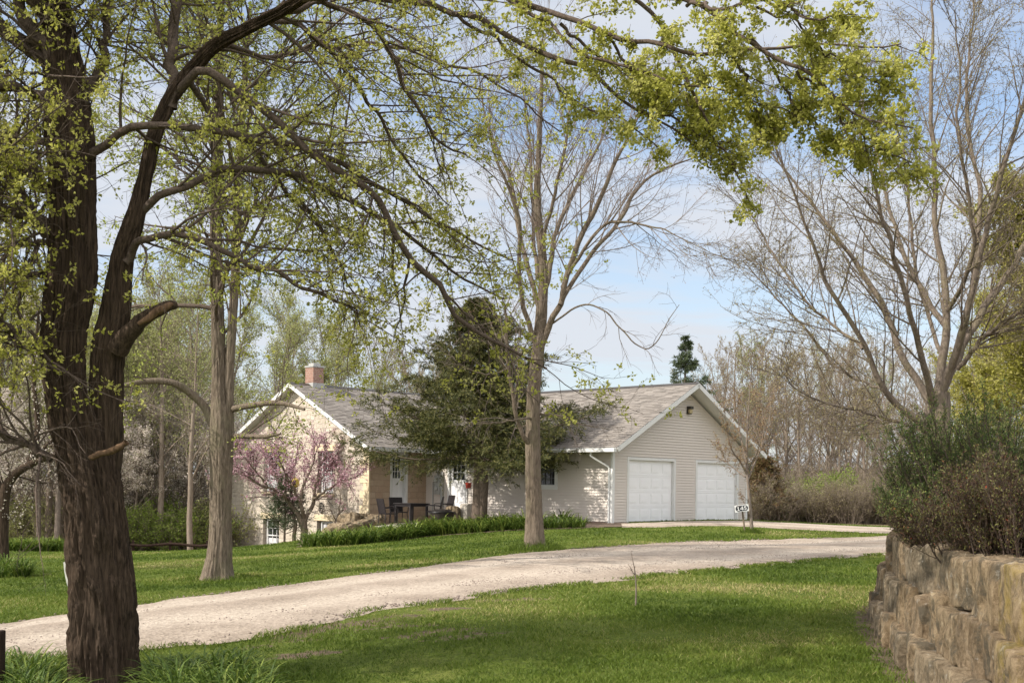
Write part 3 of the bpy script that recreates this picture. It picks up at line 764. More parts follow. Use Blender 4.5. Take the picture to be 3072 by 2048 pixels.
# chimney at the ridge of the stone gable
mb = MB(); mb.box(-2.28, -1.76, 13.80, 14.34, 5.3, 6.62)
ch = mb.build('chimney', M['red_brick'], house)
mb = MB(); mb.box(-2.31, -1.73, 13.77, 14.37, 6.62, 6.69); mb.box(-2.2, -1.84, 13.9, 14.25, 6.69, 6.80)
mb.build('cap', M['meter_grey'], ch, bevel=.01)
mb = MB(); mb.box(-2.31, -1.73, 13.77, 14.37, 5.55, 5.98); mb.build('flashing', M['meter_grey'], ch)
# garage doors
for a, b_, k0, k1 in GD:
    mb = MB(); O = np.array((0, .09, 0)); wallbox(mb, O, UX, -UY, a, b_, -.04, 0, k0 + .04, k1)
    rows, cols = 4, 4; rh = (k1 - k0 - .04) / rows; cw = (b_ - a) / cols
    for i_ in range(rows):
        z0 = k0 + .04 + i_ * rh
        for j in range(cols):
            x0 = a + j * cw
            wallbox(mb, O, UX, -UY, x0 + .09, x0 + cw - .09, .001, .010, z0 + .10, z0 + rh - .10)
            wallbox(mb, O, UX, -UY, x0 + .135, x0 + cw - .135, .010, .015, z0 + .145, z0 + rh - .145)
        wallbox(mb, O, UX, -UY, a, b_, .001, .008, z0 + rh - .05, z0 + rh - .012)
        wallbox(mb, O, UX, -UY, a, b_, .001, .008, z0 + .012, z0 + .05)
    gd = mb.build('garage_door', M['door_white'], house, bevel=.004)
    mb = MB(); wallbox(mb, O, UX, -UY, a, b_, -.03, .012, k0 - .0, k0 + .04); mb.build('bottom_seal', M['rubber'], gd)
    mb = MB()
    wallbox(mb, Z3, UX, -UY, a - .10, a, -.09, .03, k0 - .03, k1 + .10); wallbox(mb, Z3, UX, -UY, b_, b_ + .10, -.09, .03, k0 - .03, k1 + .10)
    wallbox(mb, Z3, UX, -UY, a, b_, -.09, .028, k1, k1 + .10)
    mb.build('frame', M['white_paint'], gd, bevel=.006)
# windows
def window(O, U, Nn, a, b_, z0, z1, inset, rows, cols, curtain, casing=0.0, sash='white_paint'):
    O, U, Nn = (np.asarray(q, float) for q in (O, U, Nn))
    I = O - Nn * inset
    mb = MB(); t = .055
    for p in ((a, a + t, z0, z1), (b_ - t, b_, z0, z1), (a + t, b_ - t, z0, z0 + t + .02), (a + t, b_ - t, z1 - t, z1)):
        wallbox(mb, I, U, Nn, p[0], p[1], -.05, .05, p[2], p[3])
    if casing:
        c_ = casing
        for p in ((a - c_, a, z0 - c_, z1 + c_), (b_, b_ + c_, z0 - c_, z1 + c_), (a, b_, z1, z1 + c_), (a, b_, z0 - c_, z0)):
            wallbox(mb, O, U, Nn, p[0], p[1], -.08, .035, p[2], p[3])
    w = mb.build('window', M['white_paint'], house, bevel=.004)
    mb = MB(); wallbox(mb, I, U, Nn, a + t, b_ - t, -.03, -.015, z0 + t, z1 - t); mb.build('pane', M['glass_dark'], w)
    mb = MB(); zm = (z0 + z1) / 2 if rows > 2 else None
    if zm: wallbox(mb, I, U, Nn, a + t, b_ - t, -.014, .03, zm - .025, zm + .025)
    for j in range(1, cols):
        x = a + t + (b_ - a - 2*t) * j / cols; wallbox(mb, I, U, Nn, x - .011, x + .011, -.014, .012, z0 + t, z1 - t)
    for j in range(1, rows):
        z = z0 + t + (z1 - z0 - 2*t) * j / rows
        if zm and abs(z - zm) < .04: continue
        wallbox(mb, I, U, Nn, a + t, b_ - t, -.014, .011, z - .011, z + .011)
    mb.build('sash', M[sash], w)
    if curtain:
        V = []; n = 60; aa = np.linspace(a + t, b_ - t, n)
        off = -.0145 + .0 * aa
        zc0 = z0 + t + (z1 - z0) * (.0 if curtain > 1 else .02); zc1 = z0 + (z1 - z0) * (.42 if curtain == 1 else .95)
        keep = np.concatenate((aa[:18], aa[-18:])) if curtain == 2 else aa
        mbc = MB()
        for seg in ((aa[:22], aa[-22:]) if curtain == 2 else (aa,)):
            wv = -.0135 + .0018 * np.sin(np.arange(len(seg)) * 1.9)
            A_ = np.array([I + U*x + Nn*q + np.array((0, 0, zc0)) for x, q in zip(seg, wv)]); B_ = A_ + np.array((0, 0, zc1 - zc0))
            k = len(seg); ii = np.arange(k - 1)
            mbc.add(np.vstack((A_, B_)), np.stack((ii, ii + 1, ii + 1 + k, ii + k), 1))
        mbc.build('curtain', M['curtain'], w)
    return w
for q, (a, b_, k0, k1) in enumerate(GH):
    window(SG, UY, -UX, a, b_ - .16, k0 + .02, k1 - .03, .14, (4, 3, 4, 4)[q], (3, 4, 3, 3)[q], (1, 2, 1, 1)[q])
window(Z3, UY, -UX, *WIN[0], .03, 4, 3, 0, .09, 'dark_sash')
# entrance doors (glazed upper half, two panels below)
def entry(O, U, Nn, a, b_, z0, z1, inset, flip):
    O, U, Nn = (np.asarray(q, float) for q in (O, U, Nn)); I = O - Nn * inset
    mb = MB(); zs = z0 + (z1 - z0) * .52
    for p in ((a, b_, z0, zs), (a, a + .13, zs, z1), (b_ - .13, b_, zs, z1), (a + .13, b_ - .13, z1 - .13, z1)):
        wallbox(mb, I, U, Nn, p[0], p[1], -.04, 0, p[2], p[3])
    mid = (a + b_) / 2
    for p in ((a + .13, mid - .05), (mid + .05, b_ - .13)):
        wallbox(mb, I, U, Nn, p[0], p[1], .001, .014, z0 + .2, zs - .16); 
    for j in (1, 2):
        x = a + .13 + (b_ - a - .26) * j / 3; wallbox(mb, I, U, Nn, x - .012, x + .012, -.02, 0.002, zs, z1 - .13)
        z = zs + (z1 - .13 - zs) * j / 3; wallbox(mb, I, U, Nn, a + .13, b_ - .13, -.021, 0.0, z - .012, z + .012)
    d = mb.build('entry_door', M['door_white'], house, bevel=.003)
    mb = MB(); wallbox(mb, I, U, Nn, a + .13, b_ - .13, -.03, -.022, zs, z1 - .13); mb.build('pane', M['glass_dark'], d)
    mb = MB(); xh = b_ - .07 if flip else a + .07; c_ = I + U * xh
    mb.tube([c_ + Nn * .0 + (0, 0, zs - .08), c_ + Nn * .05 + (0, 0, zs - .08)], .022, 10); mb.tube([c_ + Nn*.05 + U*(-.06 if flip else .06) + (0, 0, zs - .08), c_ + Nn*.05 + (0, 0, zs - .08)], .014, 8)
    mb.build('handle', M['iron'], d)
    mb = MB(); mb.tube([c_ + (0, 0, zs + .04), c_ + Nn * .03 + (0, 0, zs + .04)], .024, 10); mb.build('lock', M['iron'], d)
    mb = MB()
    wallbox(mb, O, U, Nn, a - .10, a, -inset, .03, z0 - .05, z1 + .10); wallbox(mb, O, U, Nn, b_, b_ + .10, -inset, .03, z0 - .05, z1 + .10); wallbox(mb, O, U, Nn, a, b_, -inset, .028, z1, z1 + .10)
    wallbox(mb, O, U, Nn, a, b_, -inset, .05, z0 - .05, z0)
    mb.build('frame', M['white_paint'], d, bevel=.004)
a, b_, k0, k1 = DR2[0]; entry(Z3, UY, -UX, a, b_, k0, k1, .06, False)
a, b_, k0, k1 = DR1[0]; entry(np.array((0, 9.4, 0)), UX, -UY, a + .104, b_ - .104, k0 + .054, k1 - .104, .16, True)
# wall lamp
mb = MB(); c_ = np.array((4.29, 0, 0))
wallbox(mb, c_, UX, -UY, -.10, .10, .016, .07, 4.62, 4.90); wallbox(mb, c_, UX, -UY, -.10, .10, .07, .19, 4.80, 4.90); wallbox(mb, c_, UX, -UY, -.10, .10, .07, .12, 4.62, 4.645)
lp = mb.build('wall_lamp', M['dark_brown_paint'], house, bevel=.008)
mb = MB(); wallbox(mb, c_, UX, -UY, -.08, .08, .071, .165, 4.65, 4.798); mb.build('lamp_shade', M['lamp_amber'], lp, bevel=.02)
# downspout
mb = MB(); mb.tube([(-.50, .55, 3.14), (-.50, .55, 2.98), (-.46, .52, 2.93), (-.09, .13, 2.62), (-.055, .10, 2.55), (-.055, .10, .62), (-.2, .10, .55)], .038, 8)
mb.build('downspout', M['white_paint'], house)
# utility meters on the long wall
mb = MB(); wallbox(mb, Z3, UY, -UX, 8.36, 8.48, .016, .10, 1.05, 2.42); wallbox(mb, Z3, UY, -UX, 8.50, 8.82, .016, .12, 1.55, 2.28)
mt = mb.build('meter_box', M['meter_grey'], house, bevel=.008)
for zc in (2.10, 1.78):
    mb = MB(); mb.tube([(-.12, 8.66, zc), (-.20, 8.66, zc), (-.235, 8.66, zc)], [.085, .085, .05], 16); mb.build('meter_dial', M['meter_grey'], mt)
mb = MB(); mb.tube([(-.05, 8.95, .8), (-.05, 8.95, 2.0), (-.05, 8.9, 2.04), (-.05, 8.82, 2.04)], .022, 8); mb.tube([(-.06, 8.7, 2.28), (-.06, 8.7, 2.4), (-.12, 8.6, 2.46), (-.16, 8.55, 2.44)], .03, 8)
mb.build('conduit', M['meter_grey'], mt)
# iron flower-box brackets below the upper windows
for (a, b_) in ((15.0, 16.4), (11.5, 12.75)):
    mb = MB(); mb.tube([(-3.22, a, 1.30), (-3.22, b_, 1.30)], .014, 6); mb.tube([(-3.22, a + .1, 1.30), (-2.89, a + .1, 1.30)], .012, 6); mb.tube([(-3.22, b_ - .1, 1.30), (-2.89, b_ - .1, 1.30)], .012, 6)
    mb.tube([(-3.2, a + .1, 1.30), (-2.9, a + .1, 1.05)], .01, 6); mb.tube([(-3.2, b_ - .1, 1.30), (-2.9, b_ - .1, 1.05)], .01, 6)
    mb.build('window_box_bracket', M['iron'], house)
mb = MB()
tt = np.linspace(0, 2*np.pi, 25)
mb.tube(np.stack((tt*0 - 2.93, 12.28 + .13*np.cos(tt), .95 + .20*np.sin(tt)), 1), .022, 6); mb.tube([(-2.93, 12.28, .75), (-2.93, 12.28, 1.15)], .012, 6); mb.tube([(-2.93, 12.15, .95), (-2.93, 12.41, .95)], .012, 6)
mb.build('iron_ornament', M['iron'], house)

# ================================================================== SMALL OBJECTS NEAR THE HOUSE
def box_w(mb, c, hx, hy, z0, z1, rz=0.0, mat=0):
    c = np.asarray(c, float); u = np.array((math.cos(rz), math.sin(rz), 0)); v_ = np.array((-math.sin(rz), math.cos(rz), 0))
    V = [c + u*a + v_*b_ + np.array((0, 0, z)) for z in (z0, z1) for b_ in (-hy, hy) for a in (-hx, hx)]
    return mb.add(V, [(0,2,3,1), (4,5,7,6), (0,1,5,4), (2,6,7,3), (0,4,6,2), (1,3,7,5)], mat=mat)
def rockmesh(c, half, rz=0.0, seed=0, n=12, amp=0.09, sq=5.0, attr=0.5, tilt=0.0):
    g = np.linspace(-1, 1, n); V = []; F = []; off = 0
    A, B = np.meshgrid(g, g); q = A.ravel(), B.ravel(); one = np.ones(n * n)
    i = (np.arange(n - 1)[:, None] * n + np.arange(n - 1)[None]); Q = np.stack((i, i + 1, i + n + 1, i + n), -1).reshape(-1, 4)
    for ax in range(3):
        for s in (-1, 1):
            p = [None] * 3; p[ax] = one * s; p[(ax+1) % 3] = q[0] * (1 if s > 0 else -1); p[(ax+2) % 3] = q[1]
            V.append(np.stack(p, 1)); F.append(Q + off); off += n * n
    V = np.vstack(V); F = np.vstack(F)
    L_ = (np.abs(V) ** sq).sum(1) ** (1 / sq); V = V / L_[:, None]
    h = np.asarray(half, float); V = V * h
    d = nrm(V / h ** 1.0)
    sd = np.array((seed * 3.1, seed * 7.7, seed * 1.3))
    k = 1 / max(h.min(), .05)
    V = V + d * (amp * h.min() * 2) * ((fbm(V * k * .9 + sd, 3) - .5) * 1.6 + (np.abs(fbm(V * np.array((1, 1, .45)) * k * 2.6 + sd * 2, 3) - .5) * -1.6 + .2) + (fbm(V * np.array((1, 1, .35)) * k * 6 + sd, 3) - .5) * .5)[:, None]
    if tilt: c_, s_ = math.cos(tilt), math.sin(tilt); V = np.stack((V[:, 0]*c_ - V[:, 2]*s_, V[:, 1], V[:, 0]*s_ + V[:, 2]*c_), 1)
    c_, s_ = math.cos(rz), math.sin(rz)
    V = np.stack((V[:, 0]*c_ - V[:, 1]*s_, V[:, 0]*s_ + V[:, 1]*c_, V[:, 2]), 1) + np.asarray(c, float)
    return V, F, np.full(len(F), attr)

# patio table and chairs
gz = float(height(-4.2, 43.6)) + .05
def make_chair():
    t = thing('patio_chair', 'dark wicker patio armchair left of the table, its back to the lawn', 'chair')
    mb = MB(); mb.box(-.25, .25, -.24, .25, .40, .44); mb.build('seat', M['black_wicker'], t, bevel=.01)
    mb = MB()
    for j in range(9):
        z = .44 + j * .056; y = -.25 - .10 * (j / 8)
        mb.box(-.235 - .01*(j/8), .235 + .01*(j/8), y - .012, y + .012, z, z + .057)
    mb.build('backrest', M['black_wicker'], t)
    mb = MB()
    for s in (-1, 1): mb.tube([(s*.26, -.24, .42), (s*.255, -.36, .96)], .017, 8)
    mb.tube([(-.255, -.36, .955), (.255, -.36, .955)], .016, 8); mb.build('back_frame', M['black_wicker'], t)
    for s in (-1, 1):
        for y0, y1 in ((-.25, -.28), (.23, .25)):
            mb = MB(); mb.tube([(s*.25, y0, .42), (s*.255, y1, 0)], .017, 8); mb.build('leg', M['black_wicker'], t)
        mb = MB(); mb.tube([(s*.275, -.28, .62), (s*.285, -.05, .645), (s*.285, .20, .645), (s*.28, .25, .60), (s*.26, .245, .42)], .018, 8); mb.build('armrest', M['black_wicker'], t)
    return t
chair = make_chair()
chs = [((1165, 1193), 43.1, 20, 'dark wicker patio armchair left of the table, its tall back to the lawn'),
       ((1196, 1187), 44.2, -40, 'dark wicker patio armchair half hidden behind the left hand chair'),
       ((1300, 1185), 43.3, 125, 'dark wicker patio armchair right of the table, nearest the fire pit'),
       ((1330, 1180), 44.3, 160, 'dark wicker patio armchair farthest right behind the table by the meters')]
tabc = at(1238, 1190, 43.5)
for i_, (p, d, rz, lab) in enumerate(chs):
    o = chair if i_ == 0 else copy_tree(chair)
    w = at(p[0] * .7656, p[1], d) if p[0] > 1152 else at(*p, d)
    w[2] = float(height(w[0], w[1])) + .05
    o.location = tuple(w); ang = math.degrees(math.atan2(tabc[1] - w[1], tabc[0]*0 + at(1234*.7656, 1190, 43.5)[0] - w[0])) - 90
    o.rotation_euler = (0, 0, math.radians(ang + (8, -10, 12, -6)[i_])); o['label'] = lab; o['group'] = 'wicker chairs round the patio table'
w = at(1234 * .7656, 1190, 43.5); w[2] = float(height(w[0], w[1])) + .05
t = thing('patio_table', 'dark square patio table between the wicker chairs', 'table', w, RZ)
mb = MB(); mb.box(-.48, .48, -.48, .48, .70, .735); mb.build('tabletop', M['black_wicker'], t, bevel=.008)
mb = MB(); mb.box(-.44, .44, -.44, -.42, .62, .70); mb.box(-.44, .44, .42, .44, .62, .70); mb.box(-.44, -.42, -.42, .42, .62, .70); mb.box(.42, .44, -.42, .42, .62, .70); mb.build('apron', M['black_wicker'], t)
for sx in (-1, 1):
    for sy in (-1, 1):
        mb = MB(); mb.box(sx*.40 - .035, sx*.40 + .035, sy*.40 - .035, sy*.40 + .035, 0, .70); mb.build('leg', M['black_wicker'], t, bevel=.005)
# low round fire bowl
w = at(1326 * .7656, 1195, 42.9); w[2] = float(height(w[0], w[1])) + .03
t = thing('fire_pit', 'low dark fire pit with iron rim beside the patio table', 'fire pit', w)
mb = MB(); aa = np.linspace(0, 2*np.pi, 33)[:-1]
prof = [(.30, .10), (.40, .22), (.44, .40), (.45, .44)]
V = np.array([(r_*math.cos(a_), r_*math.sin(a_), z_) for r_, z_ in prof for a_ in aa]); k = 32
i = np.arange(3)[:, None] * k + np.arange(k)[None]; i2 = np.arange(3)[:, None] * k + (np.arange(k)[None] + 1) % k
mb.add(V, np.stack((i, i2, i2 + k, i + k), -1).reshape(-1, 4)); mb.build('bowl', M['dark_brown_paint'], t, smooth=True)
mb = MB(); mb.tube([(0.46*math.cos(a_), .46*math.sin(a_), .44) for a_ in np.linspace(0, 2*np.pi, 33)], .03, 8); mb.build('rim', M['iron'], t)
mb = MB()
V = np.array([(r_*math.cos(a_), r_*math.sin(a_), z_) for r_, z_ in ((.45, .45), (.32, .52), (.12, .56), (.01, .57)) for a_ in aa]); mb.add(V, np.stack((i, i2, i2 + k, i + k), -1).reshape(-1, 4)); mb.build('lid', M['dark_brown_paint'], t, smooth=True)
for q in range(4):
    mb = MB(); a_ = q * np.pi / 2 + .4; mb.tube([(.32*math.cos(a_), .32*math.sin(a_), .2), (.4*math.cos(a_), .4*math.sin(a_), 0)], .022, 6); mb.build('leg', M['iron'], t)
# concrete step and leaning slab below the white entry door
o = MB(); o.box(-.62, -.02, 7.05, 8.15, .1, .98); st_ = o.build('entry_step', M['concrete'], None, bevel=.02); st_.location = (HX, HY, 0); st_.rotation_euler = (0, 0, RZ)
tag(st_, 'pale concrete entry step below the white half glazed door', 'step')
w = hs(-.85, 6.95); w[2] = float(height(w[0], w[1])) + .30
V, F, A_ = rockmesh(w, (.36, .10, .30), RZ + 1.57, 4, 10, .08); sb = MB().add(V, F, A_).build('stone_slab', M['rock'], origin=w, smooth=True); sb.location = tuple(w); tag(sb, 'rough upright stone slab leaning by the concrete entry step', 'stone')
w = hs(-.45, 6.55); gzz = float(height(w[0], w[1])); w[2] = gzz + .32
V, F, A_ = rockmesh(w, (.26, .22, .36), RZ, 9, 10, .05, 8); sb = MB().add(V, F, A_).build('stone_plinth', M['concrete'], origin=w, smooth=True); sb.location = tuple(w); tag(sb, 'squared pale stone block carrying the wire stand with red pot', 'stone')
pt = hs(-.45, 6.55, gzz + .68)
t = thing('plant_stand', 'wire plant stand with a red pot beside the white door', 'plant stand', pt)
mb = MB()
for a_ in (0.4, 2.5, 4.6): mb.tube([(.13*math.cos(a_), .13*math.sin(a_), 0), (.10*math.cos(a_), .10*math.sin(a_), .9)], .010, 6)
for z_ in (.05, .3, .55, .9): mb.tube([(.125*math.cos(a_), .125*math.sin(a_), z_) for a_ in np.linspace(0, 2*np.pi, 17)], .008, 5)
mb.build('wire_frame', M['iron'], t)
mb = MB(); mb.tube([(0, 0, .57), (0, 0, .74), (0, 0, .78)], [.085, .12, .13], 16); mb.build('pot', M['red_paint'], t)
# rock outcrop at the corner of the stone wing
for q, (px, py, d, hx_, hz_, hy_, lab) in enumerate([(1050,1586,43.0,.85,.17,.5,'flat brown boulder lowest in the outcrop beside the lily bed'), (1062,1566,43.7,.60,.20,.45,'rounded brown boulder on the outcrop at the corner of the stone wing'),
        (1122,1566,43.8,.45,.13,.4,'flat pale topped boulder at the foot of the stone corner'), (1000,1602,43.2,.5,.13,.4,'long low rock at the left end of the outcrop')]):
    w = at(px * .7656, py * .7656, d)
    V, F, A_ = rockmesh(w, (hx_, hy_, hz_ + .10), RZ + .35 * q, 20 + q, 26, .30, 4.5, .5, .12 * (-1) ** q)
    o = MB().add(V, F, A_).build('boulder', M['rock'], origin=w, smooth=True); o.location = tuple(w); tag(o, lab, 'boulder', 'boulders at the corner of the stone wing')
# yellow hanging feeder in the little redbud
w = at(678, 1108, 44.0)
t = thing('bird_feeder', 'yellow bird feeder hanging in the pink flowering tree', 'bird feeder', w)
mb = MB(); mb.tube([(0, 0, -.18), (0, 0, -.12), (0, 0, .12), (0, 0, .2)], [.06, .15, .15, .03], 12); mb.build('body', M['yellow_paint'], t)
mb = MB(); mb.tube([(0, 0, .2), (0, 0, .5)], .006, 5); mb.box(-.05, .05, -.16, -.148, -.08, .08); mb.build('hanger', M['iron'], t)
# house number sign
b0 = ground(1712, 1217)
b0 = at(1712, 1220, 37.0); b0[2] = float(height(b0[0], b0[1])); tp = at(1704.5, 1178, 36.9)
t = thing('number_sign', 'tilted white house number sign reading 145 on a thin wooden stake', 'sign', b0)
mb = MB(); mb.tube([(0, 0, -.1), tuple(tp - b0 + np.array((0, .02, .16)))], .028, 4); mb.build('stake', M['wood_post'], t)
pc = at(1703.8, 1166.7, 36.85) - b0
ti = math.radians(7.5); u_ = np.array((math.cos(ti), 0.10, math.sin(ti))); u_ /= np.linalg.norm(u_); n_ = nrm(np.array((0.10, -1, 0.0))); w_ = np.cross(u_, n_); w_ = -w_ if w_[2] < 0 else w_
mb = MB(); V = [pc + u_*a + w_*c_ + n_*e for e in (-.012, .0) for c_ in (-.107, .107) for a in (-.222, .222)]
mb.add(V, [(0,2,3,1), (4,5,7,6), (0,1,5,4), (2,6,7,3), (0,4,6,2), (1,3,7,5)]); pl = mb.build('sign_panel', M['sign_white'], t)
def flat(name, polys, mat, lift, parent):
    mb = MB()
    for P in polys:
        V = np.array([pc + u_*x + w_*y + n_*lift for x, y in P]); mb.add(V, [tuple(range(len(P)))])
    return mb.build(name, mat, parent)
ov = [(.118*math.copysign(1, math.cos(a_)) + .080*math.cos(a_), .086*math.sin(a_)) for a_ in np.linspace(0, 2*np.pi, 40)[:-1]]
flat('number_plate', [ov], M['sign_black'], .004, pl)
def q4(x0, y0, x1, y1): return [(x0, y0), (x1, y0), (x1, y1), (x0, y1)]
dg = [q4(-.108, -.052, -.084, .052), [(-.132, .022), (-.108, .052), (-.108, .030), (-.126, .012)], q4(-.128, -.052, -.108, -.036), q4(-.084, -.052, -.066, -.036),
      q4(.012, -.052, .033, .052), q4(-.046, -.026, .012, -.008), q4(.033, -.026, .046, -.008), [(-.046, -.008), (-.024, -.008), (.012, .032), (.012, .052)],
      q4(.066, .035, .128, .052), q4(.066, -.002, .086, .035)]
arc = []
for a_ in np.linspace(math.radians(125), math.radians(-140), 12): arc.append((.090 + .038*math.cos(a_), -.015 + .037*math.sin(a_)))
inn = []
for a_ in np.linspace(math.radians(-140), math.radians(125), 12): inn.append((.090 + .019*math.cos(a_), -.015 + .019*math.sin(a_)))
for i_ in range(11): dg.append([arc[i_], arc[i_+1], inn[10-i_], inn[11-i_]])
dg = [[(x * 1.16, y * 1.18) for x, y in P] for P in dg]
flat('digits', dg, M['sign_white'], .008, pl)
# left edge: dark post, grey board on the trunk
w = at(-9, 1568, 11.6); w[2] = float(height(w[0], w[1])); top = at(-9, 1447, 11.6)[2]
mb = MB(); box_w(mb, (0, 0, 0), .065, .065, -.2, top - w[2]); o = mb.build('wooden_post', M['dark_post'], bevel=.012); o.location = tuple(w); tag(o, 'dark weathered wooden post at the left edge beside the lilies', 'post')
mb = MB(); w = at(158, 1320, 12.6)
V = []
mb.tube([at(155, 1289, 12.62), at(157, 1310, 12.60), at(162, 1335, 12.56), at(166, 1352, 12.55)], [.045, .045, .045, .04], 4); o = mb.build('wooden_board', M['grey_board'], origin=w); o.location = tuple(w); tag(o, 'narrow grey weathered board fixed to the left side of the big trunk', 'board')

# ================================================================== TREES
def bark_trunk(mb, P, R, k, amp, fa, fz, seed=0.0, flare=0.0):
    """a trunk with real bark ridges"""
    n = len(P); T = nrm(np.gradient(P, axis=0))
    A = nrm(np.cross(T, np.broadcast_to((0., 1., 0.), T.shape))); B = np.cross(T, A)
    ang = np.arange(k) / k * 2 * np.pi
    s = np.concatenate(([0], np.cumsum(np.linalg.norm(np.diff(P, axis=0), axis=1))))
    ca, sa = np.cos(ang), np.sin(ang)
    tw = s[:, None] * 0.12
    q = np.stack((np.broadcast_to(np.cos(ang[None] + tw) * fa, (n, k)), np.broadcast_to(np.sin(ang[None] + tw) * fa, (n, k)), np.broadcast_to(s[:, None] * fz, (n, k))), -1) + seed
    rid = 1 - np.clip(np.abs(fbm(q, 4) - .5) * 7.0, 0, 1.25)
    low = fbm(q * np.array((.22, .22, .5)), 3) - .5
    d = amp * (rid - .35) + low * amp * 3.0
    rr = R[:, None] * (1 + flare * np.exp(-s / .35)[:, None] * (1 + .55 * np.sin(ang * 3 + seed)[None] + .35 * np.sin(ang * 5 + 2)[None])) + d
    V = P[:, None] + rr[..., None] * (ca[None, :, None] * A[:, None] + sa[None, :, None] * B[:, None])
    i = np.arange(n - 1)[:, None] * k; a = np.arange(k)[None]; a2 = (a + 1) % k
    mb.add(V, np.stack(np.broadcast_arrays(i + a, i + a2, i + k + a2, i + k + a), -1).reshape(-1, 4))
def addt(mb, P, R, k):
    V, F = tubes(P, R, k); mb.add(V, F)
def ramify(mb, P, R, levels, mbl, leaf):
    """levels: list of dict(cnt, t0, t1, ang, sd, len(lo, hi), taper, n, wig, trop, k, rmin)"""
    allP = []
    for lv in levels:
        S, D, rad, q, par = spawn(P, R, lv['cnt'], lv.get('t0', .15), lv.get('t1', 1.0), lv['ang'], lv['sd'])
        Ln = rng.uniform(*lv.get('len', (1, 1)), len(S)) * (1.0 - lv.get('short', .5) * q)
        if 'rel' in lv:
            pl = np.linalg.norm(np.diff(P, axis=1), axis=-1).sum(1)[par]; Ln = pl * rng.uniform(*lv['rel'], len(S)) * (1.0 - lv.get('short', .5) * q)
        r0 = np.maximum(np.minimum(rad * lv.get('rr', .6), Ln * lv.get('rl', .03)), lv['rmin'])
        P, R = grow(S, D, Ln, r0, lv['rmin'] * .7, lv['n'], lv['wig'], lv['trop'])
        addt(mb, P, R, lv['k']); allP.append((P, R))
    return allP

def clumps(P, nc, n, spread, size, up=0.0, asp=.62, t0=.2):
    m, k, _ = P.shape
    i = rng.integers(int(t0 * (k - 1)), k - 1, (m, nc)); f = rng.random((m, nc, 1)); Mi = np.arange(m)[:, None]
    C = (P[Mi, i] * (1 - f) + P[Mi, i+1] * f).reshape(-1, 3)
    s = rng.uniform(.5, 1.2, len(C)); C = np.repeat(C, n, 0); s = np.repeat(s, n)
    O_ = rng.normal(0, 1, (len(C), 3)); O_ = nrm(O_) * (rng.random((len(C), 1)) ** .5)
    C = C + O_ * (spread * s)[:, None]
    V, F, a = leaves(C, O_ * .8 + rng.normal(0, .6, C.shape) + np.array((0, 0, up)), size * rng.uniform(.65, 1.2, len(C)) * (.6 + .4 * s), asp)
    return V, F, np.clip(np.repeat(rng.normal(.5, .2, len(C) // n), n) + rng.normal(0, .18, len(C)), 0, 1)
# ---- the big foreground tree ------------------------------------------------
fg_base = at(236, 1590, 12.3); fg_base[2] = float(height(fg_base[0], fg_base[1]))
fg = thing('shade_tree', 'big dark double stemmed tree with deeply furrowed bark at the left foreground', 'tree', fg_base)
mbt = MB()
Zf = 12.3
low, lowR = limb([(238,1640,Zf,88),(237,1568,Zf,80),(236,1480,Zf,77),(236,1384,Zf,74),(228,1284,Zf,71),(219,1184,Zf,69),(205,1100,Zf,64),(188,1020,Zf,56),(172,940,Zf,50)], 190)
bark_trunk(mbt, low, lowR * .95, 220, .050, 6.4, 1.9, 3.0)
A_, AR = limb([(188,1060,Zf,44),(165,976,Zf-.02,52),(150,880,Zf,51),(147,784,Zf,53),(160,680,Zf,58),(168,600,Zf,60),(166,500,Zf,58),(165,400,Zf,56),(160,300,Zf,58),(152,200,Zf,50),(138,100,Zf,43),(122,0,Zf,36),(112,-150,Zf,28),(95,-330,Zf,18)], 220)
bark_trunk(mbt, A_, AR * .86, 170, .042, 5.8, 1.9, 11.0)
B_, BR = limb([(215,1180,Zf+.12,50),(238,1060,Zf+.12,45),(244,960,Zf+.1,44),(246,860,Zf+.1,46),(252,780,Zf+.1,46),(264,720,Zf+.1,43),(280,600,Zf+.05,34),(312,500,Zf,31),(335,400,Zf,24),(352,320,Zf,26),(375,262,Zf,25),(400,212,Zf,24),(440,162,Zf,23),(490,108,Zf-.1,21),(560,70,Zf-.2,19),(640,30,Zf-.3,17),(700,-8,Zf-.4,15),(800,-70,Zf-.6,13),(950,-95,Zf-.9,11),(1100,-70,Zf-1.1,9)], 260)
BR = BR * np.interp(np.arange(260), [0, 90, 130, 259], [.86, .74, .54, .56])
bark_trunk(mbt, B_, BR, 110, .024, 4.4, 1.5, 23.0)
trunk = mbt.build('trunk', M['bark_brown'], fg, fg_base, smooth=True)
def fgl(*pts, n=30, wob=.10): return limb([(x, y, d, r * .74) for x, y, d, r in pts], n, wob)
